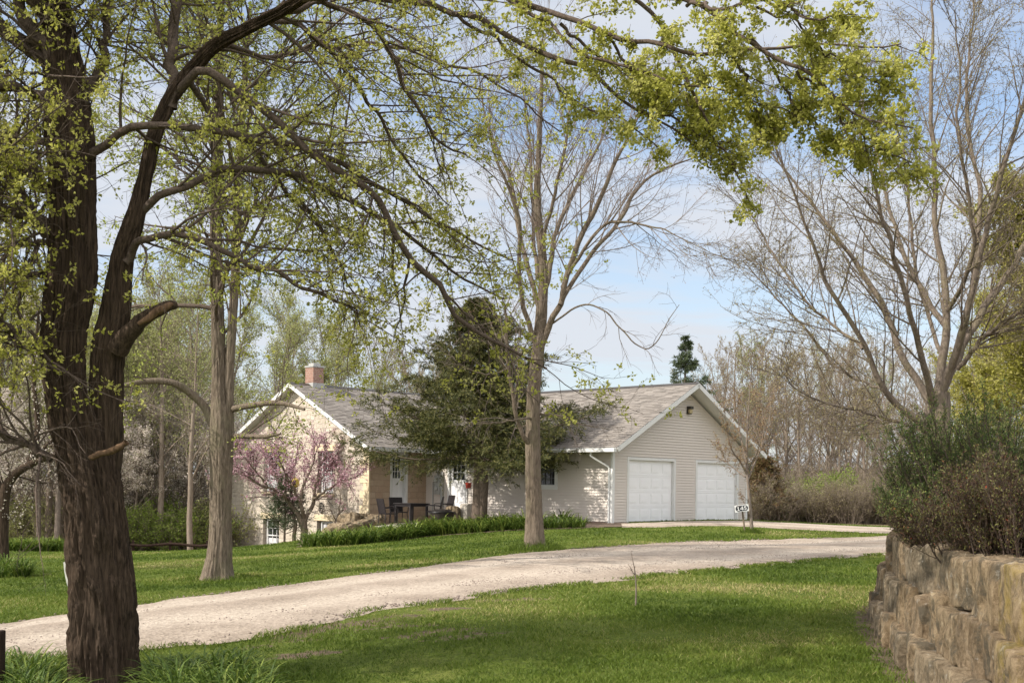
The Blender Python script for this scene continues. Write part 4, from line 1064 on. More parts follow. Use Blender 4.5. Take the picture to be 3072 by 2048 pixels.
LM = [ # traced limbs: (x, y, distance, radius)
 fgl((385,245,Zf,20),(400,130,Zf+.1,17),(410,0,Zf+.2,15),(425,-150,Zf+.3,11)),
 fgl((150,230,Zf,30),(100,110,Zf-.1,24),(55,20,Zf-.2,19),(20,-80,Zf-.3,14)),
 fgl((175,240,Zf,30),(235,140,Zf+.2,14),(250,50,Zf+.2,12),(255,-60,Zf+.2,9)),
 fgl((150,215,Zf,18),(80,213,Zf-.3,15),(0,198,Zf-.6,13),(-90,150,Zf-.8,9)),
 fgl((110,430,Zf,18),(60,385,Zf-.2,15),(0,350,Zf-.5,13),(-90,330,Zf-.8,9)),
 fgl((130,330,Zf,12),(95,330,Zf+.2,10),(45,312,Zf+.3,9),(0,315,Zf+.4,8),(-70,330,Zf+.4,6)),
 fgl((125,555,Zf,16),(70,510,Zf-.4,13),(0,460,Zf-.9,11),(-80,420,Zf-1.3,8)),
 fgl((125,560,Zf,15),(80,480,Zf+.2,11),(30,420,Zf+.4,9),(0,395,Zf+.5,8),(-60,330,Zf+.6,6)),
 fgl((110,640,Zf,11),(55,632,Zf,9),(0,622,Zf,8),(-60,600,Zf,6)),
 fgl((115,815,Zf,20),(70,785,Zf-.3,14),(0,745,Zf-.6,12),(-70,700,Zf-.8,8)),
 fgl((125,1060,Zf-.1,13),(80,1035,Zf-.2,10),(30,1010,Zf-.3,9),(0,992,Zf-.4,8),(-60,970,Zf-.5,6)),
 fgl((120,560,Zf,10),(60,560,Zf+.5,7),(0,575,Zf+.9,5),(-50,590,Zf+1,4)),
 fgl((400,212,Zf,12),(440,180,Zf-.1,13),(480,166,Zf-.2,13),(535,203,Zf-.2,12.5),(640,282,Zf-.1,12),(740,372,Zf,11),(850,452,Zf+.2,10),(925,560,Zf+.4,9.5),(1000,648,Zf+.6,9),(1040,722,Zf+.8,7.5),(1150,782,Zf+1,5.5),(1260,850,Zf+1.2,3)),
 fgl((180,372,Zf,14),(225,340,Zf-.1,14),(262,318,Zf-.2,12.5),(310,303,Zf-.3,12),(400,300,Zf-.3,11),(560,305,Zf,10),(690,345,Zf+.4,9),(800,372,Zf+.8,8),(870,420,Zf+1.2,7),(960,490,Zf+1.6,5.5),(1080,545,Zf+2,4),(1180,600,Zf+2.2,2)),
 fgl((312,500,Zf,12),(345,470,Zf-.05,13),(380,450,Zf-.1,12),(430,425,Zf-.1,11),(520,395,Zf,10.5),(650,405,Zf+.3,10),(770,440,Zf+.7,8.5),(860,492,Zf+1.1,7),(950,545,Zf+1.5,6),(1030,610,Zf+1.9,4.5),(1150,680,Zf+2.2,2.5)),
 fgl((280,600,Zf,14),(330,552,Zf-.2,12),(430,548,Zf-.4,10),(500,576,Zf-.4,9),(600,610,Zf-.2,7.5),(700,662,Zf,6),(800,702,Zf+.3,4),(835,745,Zf+.4,2)),
 fgl((430,170,Zf,10),(480,250,Zf+.3,8),(560,330,Zf+.6,7.5),(640,420,Zf+.9,7),(720,500,Zf+1.2,6),(770,600,Zf+1.5,4),(830,690,Zf+1.7,2)),
 fgl((580,60,Zf-.2,10),(680,60,Zf+.2,8),(760,120,Zf+.6,7),(830,200,Zf+1,6),(890,300,Zf+1.4,5),(960,400,Zf+1.7,3.5),(1040,470,Zf+2,2)),
 fgl((640,30,Zf-.3,11),(740,10,Zf,9),(874,75,Zf+.4,7.5),(910,160,Zf+.6,7),(950,240,Zf+.8,6),(1000,312,Zf+1,4.5),(1080,360,Zf+1.3,2.5)),
 fgl((500,102,Zf,9),(600,120,Zf+.4,8),(720,110,Zf+.9,7),(850,100,Zf+1.4,6),(1000,130,Zf+2,5),(1150,200,Zf+2.4,3.5),(1280,300,Zf+2.8,2)),
 fgl((700,-8,Zf-.4,10),(850,-5,Zf-.2,9.5),(974,0,Zf-.4,9),(1059,35,Zf-.6,9),(1159,75,Zf-.8,8.5),(1259,125,Zf-1,8),(1324,150,Zf-1.1,7.5),(1384,200,Zf-1.2,6.5),(1449,245,Zf-1.3,5),(1540,300,Zf-1.4,3.5),(1640,380,Zf-1.4,2)),
 fgl((950,-95,Zf-.9,10),(1060,-50,Zf-1.1,9.5),(1169,0,Zf-1.3,9.5),(1284,40,Zf-1.5,8.5),(1400,75,Zf-1.7,7.5),(1530,110,Zf-1.9,6.5),(1660,122,Zf-2.1,5.5),(1850,100,Zf-2.3,4),(1985,105,Zf-2.4,3),(2060,100,Zf-2.5,2)),
 fgl((1100,-70,Zf-1.1,10),(1250,-70,Zf-1.5,9),(1400,-40,Zf-1.8,8.5),(1568,10,Zf-2.1,8),(1658,60,Zf-2.3,7.5),(1713,82,Zf-2.4,7),(1768,120,Zf-2.5,6.5),(1833,165,Zf-2.6,6),(1888,205,Zf-2.7,5),(1938,237,Zf-2.8,4),(2008,262,Zf-2.9,3),(2100,285,Zf-3,2)),
 fgl((1400,-40,Zf-1.8,7),(1520,60,Zf-1.7,6.5),(1570,160,Zf-1.6,5.5),(1610,260,Zf-1.6,4.5),(1660,350,Zf-1.5,3.5),(1700,420,Zf-1.5,2.5),(1722,470,Zf-1.5,1.5)),
 fgl((1833,165,Zf-2.6,4.5),(1890,220,Zf-2.5,4),(1950,290,Zf-2.5,3.5),(2030,340,Zf-2.5,2.5),(2105,388,Zf-2.5,1.5)),
 fgl((1568,10,Zf-2.1,6),(1640,20,Zf-2.5,5.5),(1740,10,Zf-2.8,4.5),(1860,25,Zf-3.1,3.5),(1960,60,Zf-3.3,2)),
 fgl((1284,40,Zf-1.5,6),(1360,120,Zf-1.3,5),(1450,170,Zf-1.2,4.5),(1560,220,Zf-1.2,3.5),(1680,290,Zf-1.2,2)),
 fgl((1169,0,Zf-1.3,6),(1300,90,Zf-1.6,5),(1420,150,Zf-1.8,4.5),(1560,190,Zf-2,3.5),(1700,215,Zf-2.1,2.5),(1840,270,Zf-2.2,1.5)),
 fgl((1059,35,Zf-.6,6),(1180,130,Zf-.5,5),(1290,210,Zf-.5,4),(1400,270,Zf-.5,3),(1500,330,Zf-.5,2)),
 fgl((1713,82,Zf-2.4,5),(1790,180,Zf-2.3,4),(1850,260,Zf-2.2,3),(1930,330,Zf-2.2,2),(2010,370,Zf-2.2,1.5)),
 fgl((1740,10,Zf-2.8,4),(1840,70,Zf-2.8,3.5),(1930,150,Zf-2.8,2.5),(2040,200,Zf-2.8,1.5)),
 fgl((1400,75,Zf-1.7,5),(1480,200,Zf-1.5,4),(1560,290,Zf-1.4,3),(1650,330,Zf-1.4,2)),
 fgl((1658,60,Zf-2.3,5),(1700,150,Zf-2.2,4.5),(1720,240,Zf-2.1,3.5),(1740,320,Zf-2.1,2)),
]
mb = MB(); mbl = MB(); mbs = MB()
for P, R in LM: addt(mb, P[None], R[None], 10)
LMP = np.stack([p for p, r in LM]); LMR = np.stack([r for p, r in LM])
LMP = np.concatenate((LMP, np.stack([spline(B_[170:], 30), spline(A_[150:], 30)]))); LMR = np.concatenate((LMR, np.stack([np.interp(np.linspace(0,1,30), np.linspace(0,1,90), BR[170:]), np.interp(np.linspace(0,1,30), np.linspace(0,1,70), AR[150:])])))
canopy = np.zeros(len(LMP), int); canopy[20:33] = 1          # the limbs hung with clusters
L1 = dict(cnt=25, t0=.10, ang=48, sd=16, len=(.6, 2.1), short=.35, n=9, wig=.13, trop=(.10, 0, -.10), k=5, rmin=.004, rr=.55, rl=.012)
L2 = dict(cnt=7, t0=.15, ang=46, sd=18, len=(.25, .85), short=.4, n=6, wig=.16, trop=(0, 0, -.05), k=3, rmin=.0026, rr=.6, rl=.012)
L3 = dict(cnt=3, t0=.2, ang=45, sd=20, len=(.10, .34), short=.3, n=4, wig=.15, trop=(0, 0, 0.05), k=3, rmin=.0018, rr=.7, rl=.012)
for isc in (0, 1):
    P, R = LMP[canopy == isc], LMR[canopy == isc]
    if isc: L1 = dict(L1, cnt=21, t0=.22, ang=42, len=(.14, .55), trop=(.30, 0, -.22), n=6); L2 = dict(L2, cnt=4, len=(.08, .24)); L3 = dict(L3, cnt=2, len=(.05, .12))
    r_ = ramify(mb, P, R, [L1, L2, L3], mbl, None)
    if isc == 0:
        sel = r_[2][0]; mbl.add(*clumps(sel[rng.random(len(sel)) < .55], 1, 7, .045, .050, 0.1))
        mbl.add(*clumps(r_[1][0][rng.random(len(r_[1][0])) < .7], 1, 7, .045, .050, 0.1))
    else:
        def keep(P):    # thicker towards the right hand end, as in the photograph
            m = (P[:, 0, 0] - P[:, 0, 1] * -.03) / P[:, 0, 1]
            return rng.random(len(P)) < np.clip((m + .07) / .15, .32, .97)
        s2_, s1_ = r_[2][0], r_[1][0]; s2_ = s2_[rng.random(len(s2_)) < .5]
        mbl.add(*clumps(s2_[keep(s2_)], 1, 9, .034, .040, -.1, .75)); s1k = s1_[keep(s1_)]; mbl.add(*clumps(s1k[rng.random(len(s1k)) < .75], 1, 30, .075, .040, -.1, .8))
# the upper crown, above the picture: it shades the trunk and the near lawn
top_ = A_[[140, 158, 172, 186, 197, 206, 216, 211]]
m_ = len(top_); az_ = np.radians(180 + (np.arange(m_) * 61.8) % 105); Dt = np.stack((np.cos(az_), np.sin(az_), rng.uniform(.15, .6, m_)), 1)
P, R = grow(top_, Dt, rng.uniform(3.4, 6.4, m_), np.full(m_, .085), .012, 26, .05, (0, 0, -.12))
okp = P[:, 8:, 2].min(1) > 4.6 + .35 * P[:, 8:, 1].max(1) * .0
addt(mb, P, R, 9)
r_ = ramify(mb, P, R, [dict(cnt=16, t0=.2, ang=50, sd=16, len=(.7, 2.0), short=.35, n=8, wig=.12, trop=(0, 0, .1), k=4, rmin=.005, rr=.5, rl=.012), dict(cnt=8, t0=.2, ang=46, sd=18, len=(.3, .9), short=.4, n=5, wig=.15, trop=(0, 0, 0), k=3, rmin=.003, rr=.6, rl=.012)], None, None)
mbl.add(*clumps(r_[1][0], 1, 8, .07, .06, 0)); mbl.add(*clumps(r_[0][0], 1, 8, .07, .06, 0))
mb.build('branches', M['branch_brown'], fg, fg_base, smooth=True)
for i_, V_ in enumerate(mbl.v):         # nothing hangs lower than a man can reach
    Q_ = V_.reshape(-1, 4, 3); k_ = Q_[:, :, 2].min(1) > 2.55
    mbl.v[i_] = Q_[k_].reshape(-1, 3); mbl.a[i_] = mbl.a[i_][k_]; mbl.m[i_] = mbl.m[i_][k_]; mbl.f[i_] = mbl.f[i_][k_]
n_ = 0
for i_ in range(len(mbl.v)): mbl.f[i_] = np.arange(len(mbl.v[i_])).reshape(-1, 4) + n_; n_ += len(mbl.v[i_])
mbl.build('crown', M['leaf_samara'], fg, fg_base)
print('fg leaves', sum(len(f) for f in mbl.f), 'branch faces', sum(len(f) for f in mb.f))
# broken stubs on the trunk
mb = MB()
P, R = limb([(270,800,Zf-.1,26),(300,760,Zf-.2,20),(340,728,Zf-.25,16),(385,704,Zf-.3,13),(408,700,Zf-.3,7)], 24, .02); addt(mb, P[None], R[None], 12)
mb.build('broken_limb', M['bark_brown'], fg, fg_base, smooth=True)
mb = MB(); P, R = limb([(205,1052,Zf-.62,8),(240,1040,Zf-.66,9),(270,1028,Zf-.70,9),(290,1016,Zf-.72,8)], 14, .02); R = R * (1 + .35 * (vnoise(np.c_[np.arange(14) * 1.3, np.zeros(14), np.zeros(14)]) - .5)); addt(mb, P[None], R[None] * .85, 10)
mb.build('broken_branch', M['raw_wood'], fg, fg_base, smooth=True)
mb = MB(); P, R = limb([(318,745,Zf-.62,5),(350,722,Zf-.64,9),(384,702,Zf-.63,8),(396,698,Zf-.6,3)], 12, .02); addt(mb, P[None], R[None], 8); mb.build('torn_wood', M['raw_wood'], fg, fg_base, smooth=True)

# ---- second tree ------------------------------------------------------------
Z2 = 23.5
b2 = at(497, 1335, Z2); b2[2] = float(height(b2[0], b2[1]))
t2 = thing('maple_tree', 'tall grey brown tree forking low, beside the far edge of the drive', 'tree', b2)
mbt = MB()
P, R = limb([(497,1350,Z2,36),(499,1310,Z2,31),(505,1250,Z2,27),(507,1150,Z2,26),(509,1050,Z2,29),(509,985,Z2,29),(506,940,Z2,24),(503,860,Z2,18),(500,740,Z2,17),(497,620,Z2,16),(496,500,Z2,14),(498,380,Z2,12),(502,240,Z2,10),(506,100,Z2,8),(508,-60,Z2,6)], 150)
R = R * np.interp(np.arange(150), [0, 15, 60, 149], [1, .95, .86, .8]); bark_trunk(mbt, P, R, 110, .022, 5.0, 1.8, 5.0, .30); T2a = (P, R)
P, R = limb([(517,1060,Z2+.05,16),(523,1000,Z2+.05,16),(525,940,Z2,15),(526,860,Z2,14),(532,760,Z2,13),(540,640,Z2,12),(545,500,Z2,11),(552,340,Z2,9),(562,180,Z2,7),(574,20,Z2,5)], 110)
R = R * .82; bark_trunk(mbt, P, R, 60, .010, 3.5, 2.2, 9.0); T2b = (P, R)
P, R = limb([(490,975,Z2,12),(470,935,Z2,10),(440,905,Z2-.1,9),(400,880,Z2-.3,8),(340,875,Z2-.5,7),(270,890,Z2-.8,5),(200,915,Z2-1,3)], 30); addt(mbt, P[None], R[None], 10); T2c = (P, R)
P, R = limb([(530,940,Z2,8),(580,930,Z2-.3,7),(640,925,Z2-.6,6),(700,940,Z2-.9,3)], 30); addt(mbt, P[None], R[None], 8); T2d = (P, R)
P, R = limb([(528,1000,Z2,6),(570,1002,Z2-.3,6),(610,1002,Z2-.5,5),(645,996,Z2-.6,2)], 30); addt(mbt, P[None], R[None], 8); T2e = (P, R)
mbt.build('trunk', M['bark_grey'], t2, b2, smooth=True)
mb = MB(); mbl = MB()
def resamp(PR, i0, n=40):
    P, R = PR; P, R = P[i0:], R[i0:]; q = np.linspace(0, len(P) - 1, n)
    return np.stack([np.interp(q, np.arange(len(P)), P[:, j]) for j in range(3)], 1), np.interp(q, np.arange(len(P)), R)
SS = [resamp(T2a, 60), resamp(T2b, 45)]
P = np.stack([s[0] for s in SS]); R = np.stack([s[1] for s in SS])
r_ = ramify(mb, P, R, [dict(cnt=34, t0=.0, ang=58, sd=14, len=(2.4, 5.2), short=.45, n=12, wig=.10, trop=(0, 0, .15), k=6, rmin=.009, rr=.5, rl=.014),
    dict(cnt=10, t0=.15, ang=45, sd=16, len=(.6, 1.9), short=.4, n=7, wig=.12, trop=(0, 0, .05), k=4, rmin=.006, rr=.6, rl=.012),
    dict(cnt=6, t0=.15, ang=45, sd=18, len=(.25, .8), short=.4, n=5, wig=.13, trop=(0, 0, 0), k=3, rmin=.0035, rr=.7, rl=.012)], None, None)
mbl.add(*clumps(r_[2][0][rng.random(len(r_[2][0])) < .75], 1, 8, .08, .075, 0, .65))
P = np.stack([s[0] for s in (resamp(T2c, 6), resamp(T2d, 4), resamp(T2e, 4))]); R = np.stack([s[1] for s in (resamp(T2c, 6), resamp(T2d, 4), resamp(T2e, 4))])
r_ = ramify(mb, P, R, [dict(cnt=9, t0=.2, ang=50, sd=16, len=(.5, 1.5), short=.3, n=8, wig=.14, trop=(0, 0, -.15), k=4, rmin=.005, rr=.5, rl=.012),
    dict(cnt=6, t0=.2, ang=45, sd=16, len=(.2, .7), short=.4, n=5, wig=.14, trop=(0, 0, -.1), k=3, rmin=.0035, rr=.6, rl=.012)], None, None)
mbl.add(*clusters(r_[1][0], 5, .06, .062, 0, .65))
mb.build('branches', M['branch_brown'], t2, b2, smooth=True); mbl.build('crown', M['leaf_spring'], t2, b2)

# ---- grey bare tree in the middle --------------------------------------------
Z3_ = 29.0
b3 = at(1228, 1256, Z3_); b3[2] = float(height(b3[0], b3[1]))
t3 = thing('bare_maple', 'pale grey trunked tree with bare upright limbs in the middle of the lawn', 'tree', b3)
mbt = MB()
P, R = limb([(1231,1275,Z3_,31),(1229,1245,Z3_,24),(1227,1180,Z3_,19.5),(1224,1080,Z3_,17.5),(1223,1000,Z3_,16.5),(1225,920,Z3_,15.5),(1230,850,Z3_,14.5),(1238,780,Z3_,13.5),(1245,700,Z3_,12),(1249,625,Z3_,10),(1240,530,Z3_,8.5),(1234,450,Z3_,7.5),(1237,370,Z3_,6.5),(1240,290,Z3_,5),(1244,200,Z3_,3.5),(1246,90,Z3_,2)], 150)
bark_trunk(mbt, P, R, 80, .016, 4.0, 2.2, 31.0, .12)
def l3(*p): return limb([(a, b_, Z3_ + d, r * .8) for a, b_, d, r in p], 40, .05)
C3 = [(P[60:][np.linspace(0, 89, 40).astype(int)], R[60:][np.linspace(0, 89, 40).astype(int)]),
 l3((1222,1030,0,7),(1200,1000,-.2,6.5),(1182,940,-.4,6),(1172,870,-.5,5.5),(1165,790,-.6,5),(1160,700,-.7,3)),
 l3((1240,800,0,10),(1265,740,-.2,9),(1290,690,-.4,8.5),(1309,610,-.6,8),(1345,525,-.8,7.5),(1380,450,-1,6.5),(1420,360,-1.2,5),(1460,280,-1.4,3),(1490,200,-1.5,1.5)),
 l3((1285,700,-.4,7),(1320,640,-.2,6.5),(1370,570,0,6),(1425,505,.2,5.5),(1460,440,.3,4.5),(1510,395,.4,3.5),(1580,368,.5,2),(1640,350,.6,1)),
 l3((1246,700,0,8),(1262,620,.4,7.5),(1275,540,.8,6.5),(1300,480,1.2,6),(1340,400,1.6,5),(1380,320,2,3.5),(1400,220,2.2,1.5)),
 l3((1243,720,0,8),(1215,620,.3,7),(1190,520,.6,6.5),(1178,430,.9,5.5),(1140,340,1.2,4),(1110,250,1.4,2.5),(1095,150,1.5,1)),
 l3((1236,800,0,8),(1200,700,-.3,7),(1192,600,-.6,6),(1190,500,-.9,5.5),(1165,420,-1.2,4.5),(1130,330,-1.4,3),(1120,220,-1.5,1.5)),
 l3((1246,560,0,5),(1270,460,-.5,5),(1290,380,-.8,4),(1305,280,-1,3),(1320,170,-1.1,1.5)),
 l3((1290,660,-.4,5),(1330,590,-.8,5),(1385,520,-1.2,4.5),(1430,510,-1.5,3.5),(1500,520,-1.8,2.5),(1560,545,-2,1.5),(1630,580,-2.2,.8)),
 l3((1237,640,0,6),(1225,540,.8,5.5),(1222,430,1.3,4.5),(1215,330,1.6,3.5),(1200,200,1.8,2))]
for P, R in C3[1:]: addt(mbt, P[None], R[None], 9)
# long bare side twigs low on the trunk
W3 = [l3((1230,960,0,4),(1180,965,-.7,3),(1120,972,-1.2,1.6),(1060,960,-1.5,.8)), l3((1238,950,0,3.5),(1290,955,-.6,3),(1340,975,-1,2),(1400,985,-1.3,1)), l3((1168,845,-.5,3),(1120,860,-1,2.5),(1060,840,-1.3,1.6),(1010,790,-1.5,.8)), l3((1240,760,0,3),(1360,700,-.8,2.6),(1480,800,-1.2,2),(1560,700,-1.4,.8))]
for P, R in W3: addt(mbt, P[None], R[None], 6)
mbt.build('trunk', M['bark_grey'], t3, b3, smooth=True)
mb = MB(); mbl = MB()
P = np.stack([c[0] for c in C3]); R = np.stack([c[1] for c in C3])
r_ = ramify(mb, P, R, [dict(cnt=17, t0=.22, ang=34, sd=12, len=(1.0, 2.6), short=.4, n=10, wig=.06, trop=(0, 0, .35), k=5, rmin=.006, rr=.5, rl=.010),
    dict(cnt=7, t0=.15, ang=38, sd=14, len=(.5, 1.2), short=.4, n=6, wig=.09, trop=(0, 0, .2), k=3, rmin=.0045, rr=.6, rl=.010),
    dict(cnt=3, t0=.2, ang=42, sd=14, len=(.2, .55), short=.4, n=4, wig=.10, trop=(0, 0, .1), k=3, rmin=.0032, rr=.7, rl=.010)], None, None)
mbl.add(*clusters(r_[2][0], 2, .02, .032, .2, .5, .5))
P = np.stack([c[0] for c in W3]); R = np.stack([c[1] for c in W3])
r_ = ramify(mb, P, R, [dict(cnt=12, t0=.2, ang=45, sd=14, len=(.4, 1.3), short=.3, n=8, wig=.14, trop=(0, 0, -.5), k=3, rmin=.005, rr=.6, rl=.012), dict(cnt=5, t0=.2, ang=40, sd=14, len=(.2, .6), short=.3, n=5, wig=.14, trop=(0, 0, -.3), k=3, rmin=.0035, rr=.6, rl=.012)], None, None)
mb.build('branches', M['branch_grey'], t3, b3, smooth=True); mbl.build('buds', M['bud_red'], t3, b3)

# ---- vase shaped tree at the right -------------------------------------------
Z4 = 19.5
b4 = at(2160, 1100, Z4); b4[2] = float(height(b4[0], b4[1]))
t4 = thing('vase_shaped_tree', 'many stemmed tree with steep bare limbs and tiny olive buds behind the right hand shrubs', 'tree', b4)
mbt = MB()
P, R = limb([(2165,1330,Z4,36),(2160,1150,Z4,34),(2156,1060,Z4,33),(2152,1000,Z4,32),(2152,960,Z4,30),(2158,900,Z4,24)], 80)
bark_trunk(mbt, P, R, 70, .012, 4, 2.2, 41.0, .1)
def l4(*p): return limb([(a, b_, Z4 + d, r * .64) for a, b_, d, r in p], 40, .05)
C4 = [l4((2140,1000,0,17),(2100,960,-.2,14),(2062,930,-.3,12),(2020,870,-.5,10.5),(1985,800,-.6,9.5),(1940,720,-.8,8.5),(1895,640,-1,7),(1860,550,-1.2,5.5),(1825,440,-1.4,4),(1780,330,-1.6,2.5),(1760,250,-1.7,1.2)),
 l4((2148,960,0,17),(2110,880,.2,14),(2080,830,.3,12.5),(2050,760,.5,11.5),(2030,700,.6,10.5),(1990,640,.8,9.5),(1940,570,1,7.5),(1890,500,1.3,6),(1830,425,1.6,4),(1770,350,1.9,2)),
 l4((2150,950,0,14),(2130,860,-.4,12),(2105,770,-.7,10.5),(2085,700,-1,9.5),(2060,620,-1.2,8.5),(2035,520,-1.5,7),(2000,400,-1.8,5.5),(1975,300,-2,4),(1960,160,-2.2,2)),
 l4((2156,900,0,17),(2170,800,.2,15),(2176,730,.3,13.5),(2168,640,.4,12),(2152,540,.5,10),(2146,440,.6,9),(2142,330,.7,8),(2138,200,.8,6.5),(2140,80,.9,5),(2144,-60,1,3)),
 l4((2176,760,.3,11),(2130,690,.7,10),(2085,600,1,8.5),(2050,500,1.3,6.5),(2020,380,1.6,5),(1985,250,1.9,3.5),(1960,100,2.1,1.8)),
 l4((2164,900,0,16),(2200,800,-.3,14),(2225,700,-.5,12.5),(2250,600,-.7,11),(2270,500,-.9,9.5),(2295,420,-1.1,8.5),(2325,320,-1.3,7),(2352,220,-1.5,6),(2385,90,-1.7,4)),
 l4((2166,890,.1,16),(2215,790,.4,15),(2270,690,.6,13),(2320,620,.8,11),(2380,520,1,9),(2440,400,1.2,6)),
 l4((2225,700,-.5,10),(2240,600,-.2,9.5),(2250,520,0,8.5),(2248,420,.2,7.5),(2225,320,.4,6.5),(2222,200,.6,5.5),(2230,90,.7,4),(2240,-40,.8,2.5)),
 l4((2176,720,.3,9),(2215,640,-.3,8),(2235,560,-.6,7.5),(2225,440,-.9,6.5),(2200,300,-1.2,5),(2205,160,-1.4,3.5),(2190,20,-1.6,2)),
 l4((2200,850,-.2,9),(2255,780,-.6,8),(2310,740,-.9,7),(2370,700,-1.2,6)),
 l4((2130,990,0,8),(2080,975,-.5,6.5),(2000,950,-1,5.5),(1950,938,-1.3,4.5),(1880,920,-1.6,3.5),(1830,895,-1.8,2.5),(1790,840,-2,1.5)),
 l4((2040,900,-.4,6),(1990,880,.2,5),(1930,850,.5,4.5),(1870,780,.8,4),(1800,700,1,3),(1740,640,1.2,2),(1700,590,1.4,1)),
 l4((1985,800,-.6,6),(1930,760,-.2,5),(1860,700,.1,4.5),(1800,620,.4,4),(1750,540,.6,3),(1715,470,.8,1.5)),
 l4((2165,820,.2,8),(2130,720,1.2,7),(2100,600,1.7,6),(2090,470,2,5),(2075,330,2.3,3.5),(2080,180,2.5,2))]
for P, R in C4: addt(mbt, P[None], R[None], 9)
mbt.build('trunk', M['bark_lichen'], t4, b4, smooth=True)
mb = MB(); mbl = MB()
P = np.stack([c[0] for c in C4]); R = np.stack([c[1] for c in C4])
r_ = ramify(mb, P, R, [dict(cnt=26, t0=.15, ang=36, sd=14, len=(.7, 2.1), short=.45, n=9, wig=.07, trop=(0, 0, .30), k=5, rmin=.005, rr=.5, rl=.011),
    dict(cnt=9, t0=.12, ang=45, sd=16, len=(.3, .8), short=.4, n=6, wig=.09, trop=(0, 0, .15), k=3, rmin=.0032, rr=.6, rl=.010),
    dict(cnt=3, t0=.2, ang=45, sd=18, len=(.1, .35), short=.4, n=4, wig=.10, trop=(0, 0, -.1), k=3, rmin=.0022, rr=.7, rl=.010)], None, None)
mbl.add(*clusters(r_[2][0], 3, .014, .030, -.1, .5, .2)); mbl.add(*clusters(r_[1][0], 4, .014, .030, 0, .5, .1))
mb.build('branches', M['bark_lichen'], t4, b4, smooth=True); mbl.build('buds', M['bud_olive'], t4, b4)

# ---- redbud, juniper, spruces -------------------------------------------------
def c5(x, y): return ((690 + x * .2041) * .7656, (1380 + y * .2041) * .7656)
def limb5(pts, d0, n=30, wob=.08): return limb([(*c5(x, y), d0 + d, r) for x, y, d, r in pts], n, wob)
Zr = 44.3
br = at(*c5(1105, 1290), Zr); br[2] = float(height(br[0], br[1]))
rb = thing('redbud_tree', 'small pink flowering tree in front of the stone gable', 'tree', br)
CR_ = [limb5([(1115,1330,0,9.5),(1095,1150,0,8.5),(1075,960,0,8),(1020,840,0,6.5),(950,720,0,5.5),(880,620,-.1,5),(820,550,-.2,4.2),(660,450,-.5,3.4),(500,390,-.7,3),(330,290,-.9,2.4),(150,190,-1.1,1.6),(60,100,-1.2,.9)], Zr),
 limb5([(1100,1000,0,7),(1110,860,0,6),(1160,760,.2,5),(1210,660,.3,4.6),(1235,520,.4,4),(1250,380,.5,3.6),(1290,230,.7,3),(1350,80,.9,2.4),(1400,-100,1,1.8),(1430,-320,1.1,1)], Zr),
 limb5([(1100,870,0,5),(1060,760,-.2,4.6),(1030,640,-.3,4.2),(960,450,-.6,3.4),(880,320,-.8,3),(800,150,-1,2.4),(720,-20,-1.2,1.8),(640,-250,-1.3,1)], Zr),
 limb5([(1030,700,-.2,4),(1050,520,.1,3.6),(1080,380,.3,3.2),(1140,220,.5,2.8),(1230,30,.6,2.2),(1240,-200,.7,1.4),(1230,-400,.8,.8)], Zr),
 limb5([(1225,600,.3,3.4),(1290,530,.1,3),(1400,450,-.1,2.6),(1530,370,-.3,2.2),(1640,290,-.5,1.8),(1750,270,-.6,1.4),(1880,210,-.8,.8)], Zr),
 limb5([(950,1290,.1,5),(945,1100,.1,4.6),(960,960,.1,4.2),(930,820,.2,3.8),(885,680,.4,3.4),(900,480,.6,3),(900,280,.8,2.2),(960,50,1,1.6),(1000,-250,1.2,.9)], Zr),
 limb5([(1260,380,.5,2.6),(1380,230,.9,2.2),(1500,60,1.2,1.8),(1600,-120,1.5,1.2),(1750,-420,1.8,.7)], Zr),
 limb5([(560,410,-.6,2.4),(430,220,-.9,2),(300,60,-1.2,1.6),(130,-150,-1.5,.9)], Zr),
 limb5([(850,570,-.1,2.6),(700,300,.4,2.2),(600,80,.8,1.8),(540,-160,1,1)], Zr)]
mbt = MB(); mb = MB(); mbl = MB()
for P, R in CR_: addt(mbt, P[None], R[None], 9)
mbt.build('trunk', M['bark_grey'], rb, br, smooth=True)
P = np.stack([c[0] for c in CR_]); R = np.stack([c[1] for c in CR_])
r_ = ramify(mb, P, R, [dict(cnt=19, t0=.25, ang=42, sd=15, len=(.5, 1.7), short=.4, n=8, wig=.09, trop=(0, 0, .25), k=4, rmin=.007, rr=.6, rl=.012),
    dict(cnt=6, t0=.1, ang=42, sd=14, len=(.25, .7), short=.4, n=6, wig=.10, trop=(0, 0, .15), k=3, rmin=.005, rr=.6, rl=.012)], None, None)
for q, (PP, n_) in enumerate(((r_[0][0], 19), (r_[1][0], 11), (P[:, 14:], 32))):
    PP = PP[rng.random(len(PP)) < np.clip(1.0 - (np.abs(PP[:, 0, 2] - 2.6) - .7) / 1.8, .4, 1)] if q < 2 else PP
    mbl.add(*clusters(PP, n_, .028, .058, 0, .9, .1))
mb.build('branches', M['branch_brown'], rb, br, smooth=True); mbl.build('blossom', M['blossom_pink'], rb, br)

